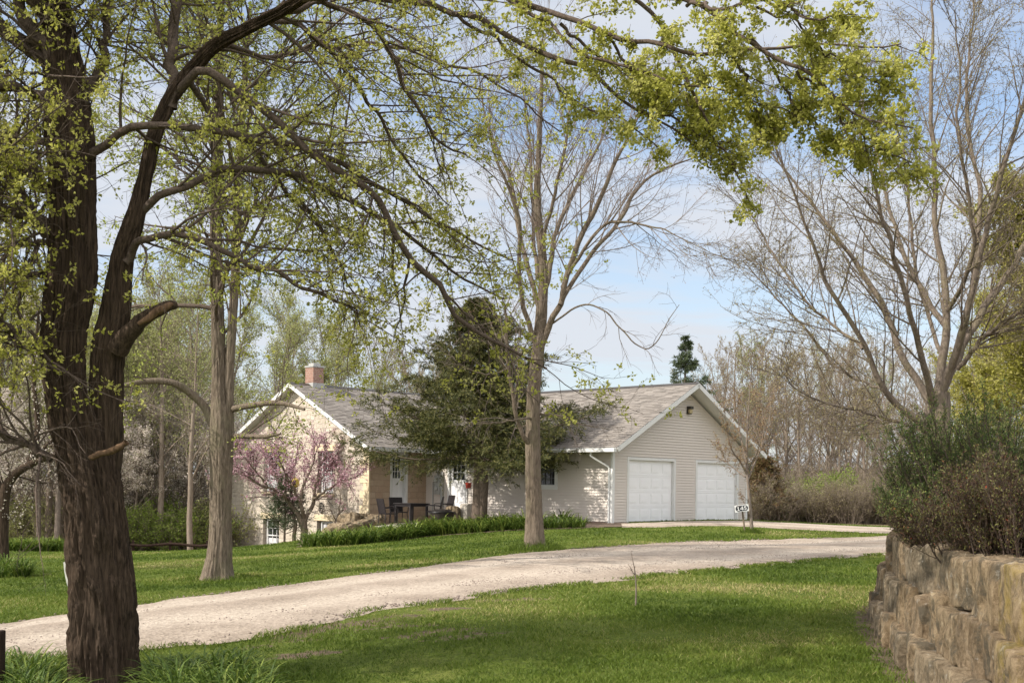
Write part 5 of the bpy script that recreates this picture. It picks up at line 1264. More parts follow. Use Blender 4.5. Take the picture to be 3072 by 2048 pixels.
def conifer(name, label, base, ht, wid, z0, nb, mat, trunk_r, droop=-.35, seed=0, dens=1.0, group=None, needle=.07, lean=0.0, ragged=.35, tip=.06, tmat='bark_spruce', upt=.25, pw=.82):
    t = thing(name, label, 'tree', base, 0, group)
    mbt = MB(); n = 30
    zc = np.linspace(-.2, ht, n); P = np.stack((lean * zc / ht + .05 * (vnoise(np.c_[zc*.6 + seed, zc*0, zc*0]) - .5), zc * 0 + .05 * (vnoise(np.c_[zc*.6 + seed + 50, zc*0, zc*0]) - .5), zc), 1) + base
    R = trunk_r * np.clip(1 - zc / ht, .03, 1)
    addt(mbt, P[None], R[None], 12)
    tt = np.sort(z0 + (ht * .985 - z0) * rng.random(nb) ** 1.35); fr = (tt - z0) / (ht - z0)
    az = np.arange(nb) * 2.399 + rng.normal(0, .3, nb)
    prof = (1 - fr) ** pw + tip
    Ln = wid * prof * rng.uniform(1 - ragged, 1.05 + ragged * .3, nb)
    S = np.stack([np.interp(tt, zc, P[:, j]) for j in range(3)], 1)
    el = np.radians(droop * 40 + 55 * fr ** 1.5 + rng.normal(0, 6, nb))
    D = np.stack((np.cos(az) * np.cos(el), np.sin(az) * np.cos(el), np.sin(el)), 1)
    B1, R1 = grow(S, D, Ln, np.maximum(.010 + .008 * Ln, .01), .005, 12, .05, (0, 0, upt))
    addt(mbt, B1, R1, 5)
    mbt.build('trunk', M[tmat], t, base, smooth=True)
    # side sprays lying in the plane of the bough
    mbl = MB()
    c = max(4, int(11 * dens))
    S2, D2, _, q2, par = spawn(B1, R1, c, .12, 1.0, 55, 12)
    D2 = nrm(D2 * np.array((1, 1, .35)) + np.array((0, 0, -.05)))
    L2_ = Ln[par] * rng.uniform(.25, .48, len(S2)) * (1.05 - .65 * q2) + .12
    B2, R2 = grow(S2, D2, L2_, np.full(len(S2), .006), .003, 7, .07, (0, 0, -.12))
    V, F = tubes(B2, R2, 3); mbl.add(V, F, .1)
    S3, D3, _, q3, par3 = spawn(B2, R2, max(4, int(6 * dens)), .1, 1.0, 48, 12)
    D3 = nrm(D3 * np.array((1, 1, .5)))
    L3_ = L2_[par3] * rng.uniform(.22, .45, len(S3)) * (1.1 - .6 * q3) + .06
    B3, R3 = grow(S3, D3, L3_, np.full(len(S3), .005), .003, 4, .08, (0, 0, -.1))
    # needles as short narrow blades all along the sprays
    for BB, kk in ((B2, int(16 * dens)), (B3, int(9 * dens)), (B1, int(14 * dens))):
        m_, n_, _ = BB.shape
        i = rng.integers(0 if BB is not B1 else 2, n_ - 1, (m_, kk)); f = rng.random((m_, kk, 1)); Mi = np.arange(m_)[:, None]
        C = BB[Mi, i] * (1 - f) + BB[Mi, i+1] * f; Tn = nrm(BB[Mi, i+1] - BB[Mi, i])
        Dn = nrm(Tn * .9 + rng.normal(0, .55, Tn.shape))
        mbl.add(*leaves(C.reshape(-1, 3), Dn.reshape(-1, 3), needle * rng.uniform(.6, 1.3, m_ * kk), .20, .05))
    mbl.build('foliage', M[mat], t, base)
    return t
bs = at(1098, 1203, 41.6); bs[2] = float(height(bs[0], bs[1]))
sp = conifer('spruce_tree', 'broad ragged dark evergreen between the patio and the bare grey trunk', bs, 8.1, 5.1, 2.4, 100, 'needle', .25, -.28, 3, 1.5, needle=.12, ragged=.48, tip=.02, upt=.55, pw=1.15)
# the sawn second stem of the spruce
mb = MB(); P = np.array([at(1109, 1205, 41.45), at(1111, 1150, 41.45), at(1111, 1110, 41.45), at(1112, 1082, 41.45)]); P[0, 2] = bs[2] - .1
mb.tube(P, [.15, .14, .17, .12], 14); P2_ = np.array([at(1110, 1090, 41.5), at(1112, 1066, 41.5), at(1109, 1050, 41.5)]); mb.tube(P2_, [.06, .05, .02], 8)
mb.build('sawn_stem', M['bark_spruce'], sp, bs, smooth=True)
# dead bare twigs on the spruce's right
bj = at(*c5(800, 1330), 44.6); bj[2] = float(height(bj[0], bj[1]))
conifer('juniper', 'small upright juniper beside the basement window', bj, 2.75, .95, .5, 60, 'needle_blue', .05, .25, 8, .55, needle=.10, ragged=.5, tip=.25, upt=.7)
bk = at(1570, 1180, 57); bk[2] = EYE - 1.6
conifer('spruce_tree', 'blue green spruce top rising behind the garage roof', bk, 9.0, 4.6, .8, 110, 'needle_blue', .22, -.25, 12, .8, needle=.16, ragged=.35, upt=.5, pw=1.25, tip=.01)
bk = at(1752, 1180, 50.5); bk[2] = float(height(bk[0], bk[1]))
conifer('arborvitae', 'rusty brown evergreen bush at the right end of the garage', bk, 2.6, 1.35, .35, 60, 'needle_rust', .10, .1, 15, .6, needle=.14, ragged=.45, tip=.2, upt=.5)

def small_tree(name, label, base, stems, lv, leafs, bmat, lmat, group=None, tk=9, leafname='crown'):
    t = thing(name, label, 'tree', base, 0, group); mbt = MB(); mb = MB(); mbl = MB()
    for P, R in stems: addt(mbt, P[None], R[None], tk)
    mbt.build('trunk', M[bmat], t, base, smooth=True)
    P = np.stack([c[0] for c in stems]); R = np.stack([c[1] for c in stems])
    r_ = ramify(mb, P, R, lv, None, None)
    for i_, n_, s_, sz in leafs: mbl.add(*clusters(r_[i_][0], n_, s_, sz, .1, .6, .1))
    mb.build('branches', M[bmat], t, base, smooth=True); mbl.build(leafname, M[lmat], t, base)
    return t
# young tree by the number sign
Zy = 37.0
by = at(1727, 1226, Zy); by[2] = float(height(by[0], by[1]))
st = [limb([(1728,1232,Zy,4.5),(1724,1180,Zy,4),(1718,1110,Zy,3.4),(1715,1060,Zy,3),(1716,1000,Zy,2.2),(1720,930,Zy,1.5),(1724,880,Zy,.8)], 30),
      limb([(1716,1090,Zy,2.4),(1700,1060,Zy-.2,2),(1680,1030,Zy-.4,1.6),(1668,980,Zy-.5,1.1),(1664,930,Zy-.6,.6)], 30),
      limb([(1718,1100,Zy,2.4),(1735,1060,Zy+.2,2),(1755,1010,Zy+.4,1.6),(1768,960,Zy+.5,1.1),(1772,900,Zy+.6,.6)], 30),
      limb([(1716,1070,Zy,2.2),(1705,1020,Zy+.4,1.8),(1696,970,Zy+.6,1.2),(1694,910,Zy+.7,.6)], 30),
      limb([(1716,1080,Zy,2),(1742,1030,Zy-.4,1.6),(1752,970,Zy-.6,1.1),(1750,915,Zy-.7,.6)], 30),
      limb([(1712,1095,Zy,2),(1690,1078,Zy+.3,1.6),(1668,1058,Zy+.5,1.2),(1652,1020,Zy+.6,.6)], 30)]
small_tree('young_maple', 'slender young tree with thin bronze leaves beside the number sign', by, st, [dict(cnt=16, t0=.15, ang=42, sd=14, len=(.3, .9), short=.4, n=7, wig=.09, trop=(0, 0, .3), k=4, rmin=.005, rr=.6, rl=.012), dict(cnt=5, t0=.1, ang=42, sd=14, len=(.12, .4), short=.3, n=5, wig=.1, trop=(0, 0, .1), k=3, rmin=.0035, rr=.6, rl=.012)], [(0, 7, .02, .050), (1, 6, .02, .050)], 'branch_grey', 'leaf_bronze')
# knee high sapling on the near lawn
bq = ground(1460, 1394); Zq = bq[1]
st = [limb([(1460,1396,Zq,2),(1461,1350,Zq,1.7),(1458,1310,Zq,1.4),(1453,1285,Zq,1),(1449,1266,Zq,.5)], 16), limb([(1459,1320,Zq,1),(1450,1308,Zq-.03,.8),(1447,1298,Zq-.04,.4)], 16)]
small_tree('sapling', 'thin leafless sapling standing alone in the near lawn', bq, st, [dict(cnt=4, t0=.3, ang=35, sd=10, len=(.05, .14), n=4, wig=.1, trop=(0, 0, .2), k=3, rmin=.003, rr=.6, rl=.03)], [(0, 1, .005, .02)], 'branch_grey', 'bud_red', leafname='buds')
# white blossoming bush against the gable and the dark crooked tree at the left edge
bw = at(*c5(1600, 1100), 43.9); bw[2] = float(height(bw[0], bw[1]))
st = [limb5([(1590,1150,0,2),(1560,900,0,2),(1600,760,0,1.8),(1620,600,0,1.4),(1590,420,0,.8)], 43.9), limb5([(1580,980,0,1.5),(1500,760,-.2,1.2),(1350,735,-.3,1),(1190,745,-.4,.6)], 43.9), limb5([(1600,800,0,1.5),(1660,720,.1,1.2),(1690,640,.2,.7)], 43.9)]
small_tree('blossoming_bush', 'pale flowering bush against the stone gable right of the upper window', bw, st, [dict(cnt=10, t0=.3, ang=45, sd=14, len=(.2, .5), short=.3, n=6, wig=.1, trop=(0, 0, -.2), k=3, rmin=.004, rr=.6, rl=.012)], [(0, 14, .05, .065)], 'twig_tan', 'blossom_white', leafname='blossom')
Zl = 27.0
bl = at(6, 1298, Zl); bl[2] = float(height(bl[0], bl[1]))
st = [limb([(6,1315,Zl,17),(4,1240,Zl,15),(6,1170,Zl,14),(14,1120,Zl,12),(32,1092,Zl,10),(58,1072,Zl-.1,9),(95,1055,Zl-.2,7.5),(140,1040,Zl-.4,6),(200,1010,Zl-.5,4)], 40),
      limb([(62,1072,Zl,7),(82,1020,Zl,6.5),(86,960,Zl,6),(78,880,Zl,5),(82,800,Zl,4),(90,700,Zl,2)], 40), limb([(10,1140,Zl,10),(-20,1080,Zl,8),(-50,1000,Zl,6),(-60,900,Zl,3)], 40), limb([(60,1072,Zl,4),(110,1020,Zl+.3,3.5),(160,985,Zl+.5,2.5),(220,960,Zl+.7,1.4)], 40)]
small_tree('apple_tree', 'dark crooked blossoming tree at the left edge of the lawn', bl, st, [dict(cnt=15, t0=.25, ang=48, sd=16, len=(.6, 1.8), short=.3, n=9, wig=.16, trop=(0, 0, .2), k=4, rmin=.006, rr=.5, rl=.012), dict(cnt=8, t0=.15, ang=48, sd=16, len=(.25, .8), short=.3, n=6, wig=.16, trop=(0, 0, .1), k=3, rmin=.004, rr=.6, rl=.012)], [(1, 9, .05, .055)], 'bark_brown', 'blossom_white', tk=12)

# ---- woods ---------------------------------------------------------------------
COPIES = {}
def wood_tree(ht, r, lv, leafs, bmat, lmat, stems=1, lean=.05, key=None, leafname='crown'):
    """a prototype standing at the origin"""
    t = bpy.data.objects.new('woodland_tree', None); COL.objects.link(t)
    mbt = MB(); mb = MB(); mbl = MB(); ST = []
    for q in range(stems):
        a_ = rng.uniform(0, 6.28); sp_ = .03 if stems == 1 else .16
        S = np.array([[.25 * math.cos(a_) * (stems > 1), .25 * math.sin(a_) * (stems > 1), -.4]]); D = nrm(np.array([[sp_ * math.cos(a_) * 1.3, sp_ * math.sin(a_) * 1.3, 1.0]]))
        P, R = grow(S, D, np.array([ht * rng.uniform(.85, 1.0)]), np.array([r * (1 if stems == 1 else .7)]), .015, 26, .035, (0, 0, .25)); ST.append((P[0], R[0])); addt(mbt, P, R, 10)
    P = np.stack([s[0] for s in ST]); R = np.stack([s[1] for s in ST])
    r_ = ramify(mb, P, R, lv, None, None)
    mbt.build('trunk', M[bmat], t, smooth=True); mb.build('branches', M[bmat], t, smooth=True)
    for i_, n_, s_, sz in leafs: mbl.add(*clusters(r_[i_][0], n_, s_, sz, .1, .6, .1))
    mbl.build(leafname, M[lmat], t)
    return t
def lvls(c1, c2, c3, l1, up, rm=.010):
    return [dict(cnt=c1, t0=.28, ang=42, sd=13, rel=l1, short=.62, n=10, wig=.07, trop=(0, 0, up), k=5, rmin=rm * 1.2, rr=.5, rl=.012),
            dict(cnt=c2, t0=.15, ang=38, sd=14, rel=(.28, .55), short=.4, n=7, wig=.08, trop=(0, 0, up * .7), k=3, rmin=rm, rr=.55, rl=.011),
            dict(cnt=c3, t0=.15, ang=38, sd=15, rel=(.28, .55), short=.4, n=5, wig=.09, trop=(0, 0, up * .5), k=3, rmin=rm * .8, rr=.6, rl=.011)]
PR = {
 'bare1': wood_tree(13, .17, lvls(22, 10, 5, (.22, .42), .35), [(2, 2, .04, .08)], 'twig_tan', 'bud_olive', leafname='buds'),
 'bare2': wood_tree(12, .15, lvls(15, 9, 5, (.25, .45), .45), [(2, 2, .04, .08)], 'twig_tan', 'bud_olive', stems=2, leafname='buds'),
 'bare3': wood_tree(11, .13, lvls(18, 10, 5, (.22, .40), .55), [(2, 3, .04, .09)], 'bark_wood', 'leaf_far', leafname='buds'),
 'leafy1': wood_tree(14, .19, lvls(22, 10, 5, (.24, .42), .25), [(2, 7, .12, .105)], 'bark_wood', 'leaf_far'),
 'leafy2': wood_tree(12, .16, lvls(18, 10, 5, (.28, .48), .30), [(2, 8, .13, .105)], 'bark_wood', 'leaf_far', stems=2),
 'leafy3': wood_tree(15, .18, lvls(24, 10, 4, (.2, .38), .35), [(2, 2, .10, .11)], 'twig_tan', 'leaf_far'),
 'plum1': wood_tree(7, .13, lvls(16, 11, 7, (.35, .6), .12, .008), [(2, 8, .07, .085)], 'bark_wood', 'blossom_white', stems=2),
 'willow': wood_tree(12, .24, lvls(26, 12, 7, (.30, .5), .10), [(2, 22, .10, .13), (1, 12, .12, .13)], 'bark_wood', 'leaf_willow'),
}
LAB = {'bare1': 'bare tan twigged tree standing among many like it in the woods', 'bare2': 'bare twin stemmed tree standing among many like it in the woods', 'bare3': 'thin bare tree with a green tinge among many like it in the woods',
 'leafy1': 'tall tree in thin new leaf among many like it in the woods', 'leafy2': 'twin stemmed tree in pale new leaf among many like it in the woods', 'leafy3': 'slim pale trunked tree with sparse new leaf in the woods',
 'plum1': 'low white blossoming tree at the edge of the left woods', 'willow': 'big yellow green leafing tree at the right edge'}
def plant(key, dx, d, s, rz, lean=0.0, label=None, group='trees of the surrounding woods', name='woodland_tree', dz=-.1):
    a, _ = ray(dx, 1100); x = a * d
    o = PR[key] if key not in COPIES else copy_tree(PR[key]); COPIES[key] = 1
    o.name = name
    o.location = (x, d, float(height(x, d)) + dz); o.scale = (s, s, s * rng.uniform(.92, 1.1)); o.rotation_euler = (lean, rng.normal(0, .03), rz)
    tag(o, label or LAB[key], 'tree', group)
    return o
W = []
# left woods
for dx, d, k, s in [(45,52,'leafy1',.8),(92,49,'bare3',.95),(112,50,'leafy3',.85),(130,47.5,'leafy1',.8),(165,53,'leafy2',.9),(205,56,'leafy3',.9),(262,60,'leafy1',1.0),(300,52,'leafy2',.95),(335,58,'leafy1',1.0),
   (372,50,'leafy3',.85),(400,62,'leafy1',1.0),(438,47.5,'leafy3',.75),(455,60,'leafy2',1.0),(480,54,'leafy1',.95),(20,60,'leafy2',1.0),(70,66,'leafy1',1.1),(140,72,'leafy3',1.1),(230,74,'leafy1',1.1),(330,76,'leafy2',1.2),(430,78,'leafy1',1.1),
   (-40,50,'leafy2',.9),(-90,58,'leafy1',1.0),(-30,70,'leafy3',1.1),(190,85,'leafy2',1.3),(300,90,'leafy1',1.3),(80,88,'leafy1',1.3),(420,95,'leafy2',1.3),(10,92,'leafy2',1.3)]:
    W.append((k, dx, d, s))
# behind the house
for dx, d, k, s in [(540,74,'leafy1',.85),(590,80,'leafy2',.85),(640,72,'leafy1',.78),(690,84,'leafy3',.9),(735,78,'leafy2',.85),(790,88,'leafy1',.85),(830,80,'leafy1',.68),(870,92,'bare3',1.05),(905,84,'leafy3',.8),(950,90,'bare1',1.0),
   (990,84,'bare2',1.0),(1030,92,'leafy2',.85),(1075,86,'leafy1',.7),(1120,92,'leafy2',.75),(1180,88,'leafy1',.72),(1250,90,'leafy2',.72),(1320,92,'leafy1',.7),(1390,88,'leafy2',.62),(1440,94,'leafy1',.66),(1490,90,'leafy3',.62),(930,100,'bare2',1.1),(760,104,'leafy1',1.2),(620,104,'leafy1',1.2)]:
    W.append((k, dx, d, s * (1.22 if dx < 1100 else 1.05)))
# right woods
for dx, d, k, s in [(1665,62,'bare2',.62),(1690,68,'bare1',.75),(1712,60,'bare2',.60),(1735,72,'bare1',.78),(1770,66,'bare3',.72),(1800,60,'bare1',.62),(1822,70,'bare2',.75),(1845,64,'bare1',.66),(1868,58,'bare2',.60),(1888,74,'bare1',.78),
   (1905,62,'bare1',.64),(1925,70,'bare3',.75),(1945,60,'bare2',.62),(1966,66,'bare1',.66),(1985,56,'bare1',.56),(2005,64,'bare2',.62),(2030,58,'bare3',.60),(2060,66,'bare1',.68),(2090,60,'bare2',.64),(2120,68,'bare1',.7),
   (1640,84,'bare1',.85),(1700,90,'bare2',.9),(1760,86,'bare1',.85),(1820,92,'bare3',.9),(1880,88,'bare2',.85),(1940,94,'bare1',.88),(2000,86,'bare3',.8),(2060,90,'bare2',.8),(2130,84,'bare1',.8),(2200,78,'leafy2',.8),(2280,70,'leafy1',.8),(1610,96,'bare2',.9),(2350,80,'leafy2',.8)]:
    W.append((k, dx, d, s * 1.14))
for dx, d, k, s in [(2480,62,'bare1',.8),(2560,70,'leafy1',.85),(2650,58,'bare2',.8),(2740,66,'leafy2',.9),(2830,72,'bare1',.95),(2930,60,'leafy1',.85),(3050,70,'bare3',.9),(2450,88,'bare1',1.0),(2600,95,'bare2',1.0),(2780,92,'bare1',1.0),(2980,96,'leafy2',1.0),(2530,46,'leafy3',.7)]:
    W.append((k, dx, d, s))
for k, dx, d, s in W: plant(k, dx + rng.normal(0, 3), d + rng.normal(0, .8), s * rng.uniform(.92, 1.08), rng.uniform(0, 6.28), rng.normal(0, .05))
for dx, d, s in [(25,47,.95),(80,54,1.0),(-25,52,1.0),(245,50.5,1.0),(330,54,1.0),(400,50,.95),(300,48.5,.8),(450,55,.95),(180,57,1.1)]:
    plant('plum1', dx, d, s, rng.uniform(0, 6.28), group='blossoming trees at the edge of the left woods')
plant('willow', 2375, 29, .76, 1.0, label='big yellow green leafing tree filling the right edge', group=None, name='willow_tree')
plant('willow', 2310, 36, .60, 3.0, label='yellow green leafing tree partly hidden behind the vase shaped tree', group=None, name='willow_tree')

# ---- brush along the edge of the woods -------------------------------------------
def brush(ht, spread, nst, bmat, lmat, n_leaf, lsz):
    t = bpy.data.objects.new('woodland_shrub', None); COL.objects.link(t); mb = MB(); mbl = MB()
    a_ = rng.uniform(0, 6.28, nst); rr = rng.uniform(0, .45, nst) * spread
    S = np.stack((rr * np.cos(a_), rr * np.sin(a_), np.full(nst, -.1)), 1); D = nrm(np.stack((np.cos(a_) * rng.uniform(.1, .6, nst), np.sin(a_) * rng.uniform(.1, .6, nst), np.ones(nst)), 1))
    P, R = grow(S, D, ht * rng.uniform(.6, 1.05, nst), np.full(nst, .018), .006, 9, .09, (0, 0, -.1)); addt(mb, P, R, 4)
    r_ = ramify(mb, P, R, [dict(cnt=9, t0=.15, ang=40, sd=15, len=(.4, 1.1), short=.4, n=7, wig=.1, trop=(0, 0, .1), k=3, rmin=.006, rr=.6, rl=.01), dict(cnt=5, t0=.1, ang=40, sd=15, len=(.2, .6), short=.4, n=5, wig=.1, trop=(0, 0, .05), k=3, rmin=.005, rr=.6, rl=.01)], None, None)
    mb.build('branches', M[bmat], t, smooth=True); mbl.add(*clusters(r_[1][0], n_leaf, .05, lsz, .1, .6, .1)); mbl.build('foliage', M[lmat], t)
    return t
BP = {'tan': brush(2.4, 1.6, 22, 'twig_tan', 'brush_tan', 3, .07), 'green': brush(2.2, 1.5, 20, 'twig_tan', 'brush_green', 7, .085), 'bare': brush(3.2, 1.5, 24, 'twig_tan', 'brush_tan', 1, .06), 'mixed': brush(2.0, 1.8, 22, 'bark_wood', 'leaf_far', 5, .08)}
BL = {'tan': 'tan twiggy shrub in the brush at the edge of the woods', 'green': 'shrub in fresh green leaf in the brush at the edge of the woods', 'bare': 'tall bare twiggy shrub in the brush at the edge of the woods', 'mixed': 'low olive leafed shrub in the brush at the edge of the woods'}
BC = {}
def bush(key, dx, d, s):
    a, _ = ray(dx, 1100); x = a * d; o = BP[key] if key not in BC else copy_tree(BP[key]); BC[key] = 1
    o.location = (x, d, float(height(x, d)) - .05); o.scale = (s * rng.uniform(.9, 1.15), s * rng.uniform(.9, 1.15), s); o.rotation_euler = (0, 0, rng.uniform(0, 6.28)); tag(o, BL[key], 'shrub', 'brush at the edge of the woods')
for dx in np.arange(1735, 2120, 17): bush(rng.choice(['tan', 'bare', 'mixed', 'tan']), dx, 50 + rng.uniform(-.8, 3.5), rng.uniform(.55, .85))
for dx in np.arange(1745, 2140, 22): bush(rng.choice(['bare', 'tan', 'bare', 'mixed']), dx, 56 + rng.uniform(-1, 6), rng.uniform(.8, 1.1))
for dx in np.arange(1640, 2160, 24): bush(rng.choice(['bare', 'bare', 'tan']), dx, 72 + rng.uniform(-4, 9), rng.uniform(1.1, 1.5))
for dx, d, s in [(1850,54,.8),(1885,55,1.0),(1905,54,1.05),(1935,53.5,.85),(1965,56,.95),(1870,57,1.0),(1760,51,.6),(2010,53,.7)]: bush('green', dx, d, s)
for dx in np.arange(2160, 3000, 34): bush(rng.choice(['bare', 'tan', 'mixed']), dx, 58 + rng.uniform(-3, 8), rng.uniform(.9, 1.3))
for dx in np.arange(-60, 545, 21): bush(rng.choice(['bare', 'mixed', 'mixed', 'tan', 'bare']), dx, 51 + rng.uniform(-1.5, 5), rng.uniform(.75, 1.15))
for dx in np.arange(-60, 545, 26): bush(rng.choice(['bare', 'mixed', 'tan']), dx, 62 + rng.uniform(-4, 6), rng.uniform(1.1, 1.5))
for dx, d, s in [(300,48.5,.9),(325,50,1.1),(355,49.5,1.0),(460,49,.9),(395,49,.8)]: bush('green', dx, d, s)
for dx in np.arange(560, 1640, 48): bush(rng.choice(['bare', 'mixed', 'tan']), dx, 84 + rng.uniform(-6, 10), rng.uniform(1.2, 1.6))

# low rail at the edge of the left woods
p0, p1 = at(300, 1264, 46.6), at(478, 1257, 46.9)
for p in (p0, p1): p[2] = float(height(p[0], p[1])) + .35
fr = thing('rail_fence', 'low dark wooden rail at the edge of the left woods', 'fence', (p0[0], p0[1], p0[2] - .35))
mb = MB(); q = np.linspace(0, 1, 9)[:, None]; P = p0 * (1 - q) + p1 * q; P[:, 2] += -.04 * np.sin(q[:, 0] * 9); mb.tube(P, .055, 8); mb.build('rail', M['dark_post'], fr, (p0[0], p0[1], p0[2] - .35))
for q in (.02, .5, .98):
    mb = MB(); P = p0 * (1 - q) + p1 * q; z = float(height(P[0], P[1])); box_w(mb, (P[0], P[1] + .1, 0), .05, .045, z - .2, z + .52, .2); mb.build('post', M['dark_post'], fr, (p0[0], p0[1], p0[2] - .35))

# ---- daylilies --------------------------------------------------------------------
def clump(n, ln, w):
    mb = MB(); a_ = rng.uniform(0, 6.28, n); r0 = rng.uniform(0, .16, n); L_ = ln * rng.uniform(.65, 1.15, n); el = rng.uniform(.9, 1.45, n); k = 7
    P = np.zeros((n, k, 3)); P[:, 0] = np.stack((r0 * np.cos(a_), r0 * np.sin(a_), np.full(n, -.02)), 1); e = el.copy()
    a2 = a_ + rng.normal(0, .5, n)
    for i in range(1, k):
        P[:, i] = P[:, i-1] + (L_ / (k - 1))[:, None] * np.stack((np.cos(a2) * np.cos(e), np.sin(a2) * np.cos(e), np.sin(e)), 1); e -= rng.uniform(.12, .46, n) * (i / 3.0)
    side = np.stack((-np.sin(a2), np.cos(a2), np.zeros(n)), 1)[:, None]; wd = (w * np.array([.75, 1, 1, .95, .8, .5, .05]))[None, :, None]
    up = np.array((0, 0, 1.0))[None, None] * wd * .35
    V = np.stack((P - side * wd + up, P, P + side * wd + up), 2).reshape(-1, 3)
    q = np.arange(n)[:, None, None] * (k * 3) + np.arange(k - 1)[None, :, None] * 3 + np.arange(2)[None, None]
    F = np.stack((q, q + 1, q + 4, q + 3), -1).reshape(-1, 4)
    mb.add(V, F, np.repeat(rng.random(n), (k - 1) * 2)); o = mb.build('daylily_clump', M['strap_leaf']); return o
CL = [clump(46, .62, .011) for _ in range(3)]; CLF = [clump(44, .58, .016) for _ in range(3)]
used = set()
def lily(p, protos, s, label, group):
    i = int(rng.integers(0, 3)); o = protos[i]
    if (id(protos), i) in used: o = o.copy(); COL.objects.link(o)
    used.add((id(protos), i))
    o.location = tuple(p); o.rotation_euler = (rng.normal(0, .05), rng.normal(0, .05), rng.uniform(0, 6.28)); o.scale = (s, s, s * rng.uniform(.85, 1.1)); tag(o, label, 'plant', group)
for dx in list(np.arange(14, 118, 20)) + list(np.arange(362, 610, 18)):
    for row in range(4):
        d = 11.2 + row * .42 + rng.normal(0, .12) - (.4 if dx > 480 else 0)
        if dx > 330: d = 11.3 + row * .42 + rng.normal(0, .1)
        if dx > 560 and row > 1: continue
        a, _ = ray(dx + rng.normal(0, 7), 1500); x = a * d
        lily(onground(x, d), CL, rng.uniform(.7, 1.0), 'daylily clump of arching green blades in the bed round the big dark trunk', 'daylilies round the foreground tree')
front = [(705,1256),(760,1255),(830,1249),(900,1241),(1000,1230),(1130,1221),(1250,1215),(1330,1213)]
fp = np.array([ground(*p)[:2] for p in front])
for row in range(4):
    S = spline(np.c_[fp, np.zeros(len(fp))], 46 - 4 * row)[:, :2]
    for q, p in enumerate(S):
        fr_ = q / len(S)
        if row >= 2 and fr_ > .72: continue
        x, y = p + np.array((.04, .50)) * row + rng.normal(0, .07, 2) + np.array((0, .12))
        lily(onground(x, y), CLF, rng.uniform(.95, 1.4) * (1.0 if fr_ < .85 else .75), 'daylily clump of dense green blades in the long bed below the patio', 'daylilies in the bed below the patio')
for q in np.linspace(0, 1, 26):
    for row in range(2):
        p = at(20 + 140 * q, 1262, 43.8 + row * .8 + rng.normal(0, .2)); lily(onground(p[0], p[1]), CLF, rng.uniform(1.0, 1.4), 'daylily clump of bright green blades at the foot of the left woods', 'daylilies at the edge of the left woods')
for q in range(9):
    p = at(rng.uniform(2, 60), 1300, 25.6 + rng.uniform(0, 1)); lily(onground(p[0], p[1]), CL, rng.uniform(.9, 1.2), 'dark green daylily clump at the foot of the crooked tree on the left edge', 'daylilies below the crooked tree')
for dx, d in [(1150,40.7),(1165,40.5),(1180,40.4),(1200,40.2),(1280,39.5),(1295,39.3),(1310,39.2)]:
    p = at(dx, 1200, d); lily(onground(p[0], p[1]), CLF, rng.uniform(1.0, 1.35), 'tall daylily clump against the foot of the siding wall', 'daylilies against the siding wall')

# ---- dry stone retaining wall -------------------------------------------------------
wl_ = thing('stone_retaining_wall', 'retaining wall of rough brown limestone blocks at the right', 'wall', (WALLBASE[2][0], WALLBASE[2][1], float(height(*WALLBASE[2]))))
wb = np.array((WALLBASE[2][0], WALLBASE[2][1], float(height(*WALLBASE[2]))))
WP = spline(np.c_[np.array(WALLBASE), np.zeros(len(WALLBASE))], 400)[:, :2]
ws = np.concatenate(([0], np.cumsum(np.linalg.norm(np.diff(WP, axis=0), axis=1))))
TOPZ = EYE - .56
def wallpt(s): return np.array((np.interp(s, ws, WP[:, 0]), np.interp(s, ws, WP[:, 1])))
seed = 50
for course in range(3):
    s = rng.uniform(0, .6)
    f0, f1 = ((0, .30), (.30, .62), (.62, 1.0))[course]
    while s < ws[-1] - .3:
        lnb = (rng.uniform(.35, .95), rng.uniform(.35, 1.15), rng.uniform(.75, 1.5))[course]
        c = wallpt(s + lnb / 2); tg = wallpt(s + lnb * .6) - wallpt(s + lnb * .4); tg /= np.linalg.norm(tg); no = np.array((tg[1], -tg[0]))   # into the bank
        gz_ = float(height(c[0], c[1])) - .06; h = TOPZ - gz_
        c2 = c + no * (.33 + .10 * course + rng.normal(0, .03))
        att = rng.uniform(0, .85) if not (c[1] < 9.2 and rng.random() < .6) else .97
        f0j, f1j = f0 + (rng.normal(0, .025) if course else 0), f1 + (rng.normal(0, .03) if course < 2 else rng.normal(0, .012))
        V, F, A_ = rockmesh((c2[0], c2[1], gz_ + h * (f0j + f1j) / 2), (lnb / 2 * 1.01, .36, h * (f1j - f0j) / 2 * 1.02), math.atan2(tg[1], tg[0]) + rng.normal(0, .07), seed, 36, .13, 18.0, att, rng.normal(0, .045))
        MB().add(V, F, A_).build('stone_block', M['rock'], wl_, wb, smooth=True); seed += 1
        s += lnb * 1.0
# soil bank behind the wall
n_ = 90; sp_ = np.linspace(0, ws[-1], n_); k = 14; V = np.zeros((n_, k, 3))
for i in range(n_):
    c = wallpt(sp_[i]); tg = wallpt(min(sp_[i] + .1, ws[-1])) - wallpt(max(sp_[i] - .1, 0)); tg /= np.linalg.norm(tg); no = np.array((tg[1], -tg[0]))
    for j in range(k):
        p = c + no * (.62 + (j / (k - 1)) ** 1.5 * 9); V[i, j] = (p[0], p[1], TOPZ - .13 + .35 * min(1, j / 6) + .10 * float(fbm(np.array([[p[0]*2, p[1]*2, 0]]), 3)[0]))
i = np.arange(n_ - 1)[:, None] * k + np.arange(k - 1)[None]
struct(MB().add(V, np.stack((i, i + 1, i + k + 1, i + k), -1).reshape(-1, 4)).build('soil_bank', M['mulch'], smooth=True))
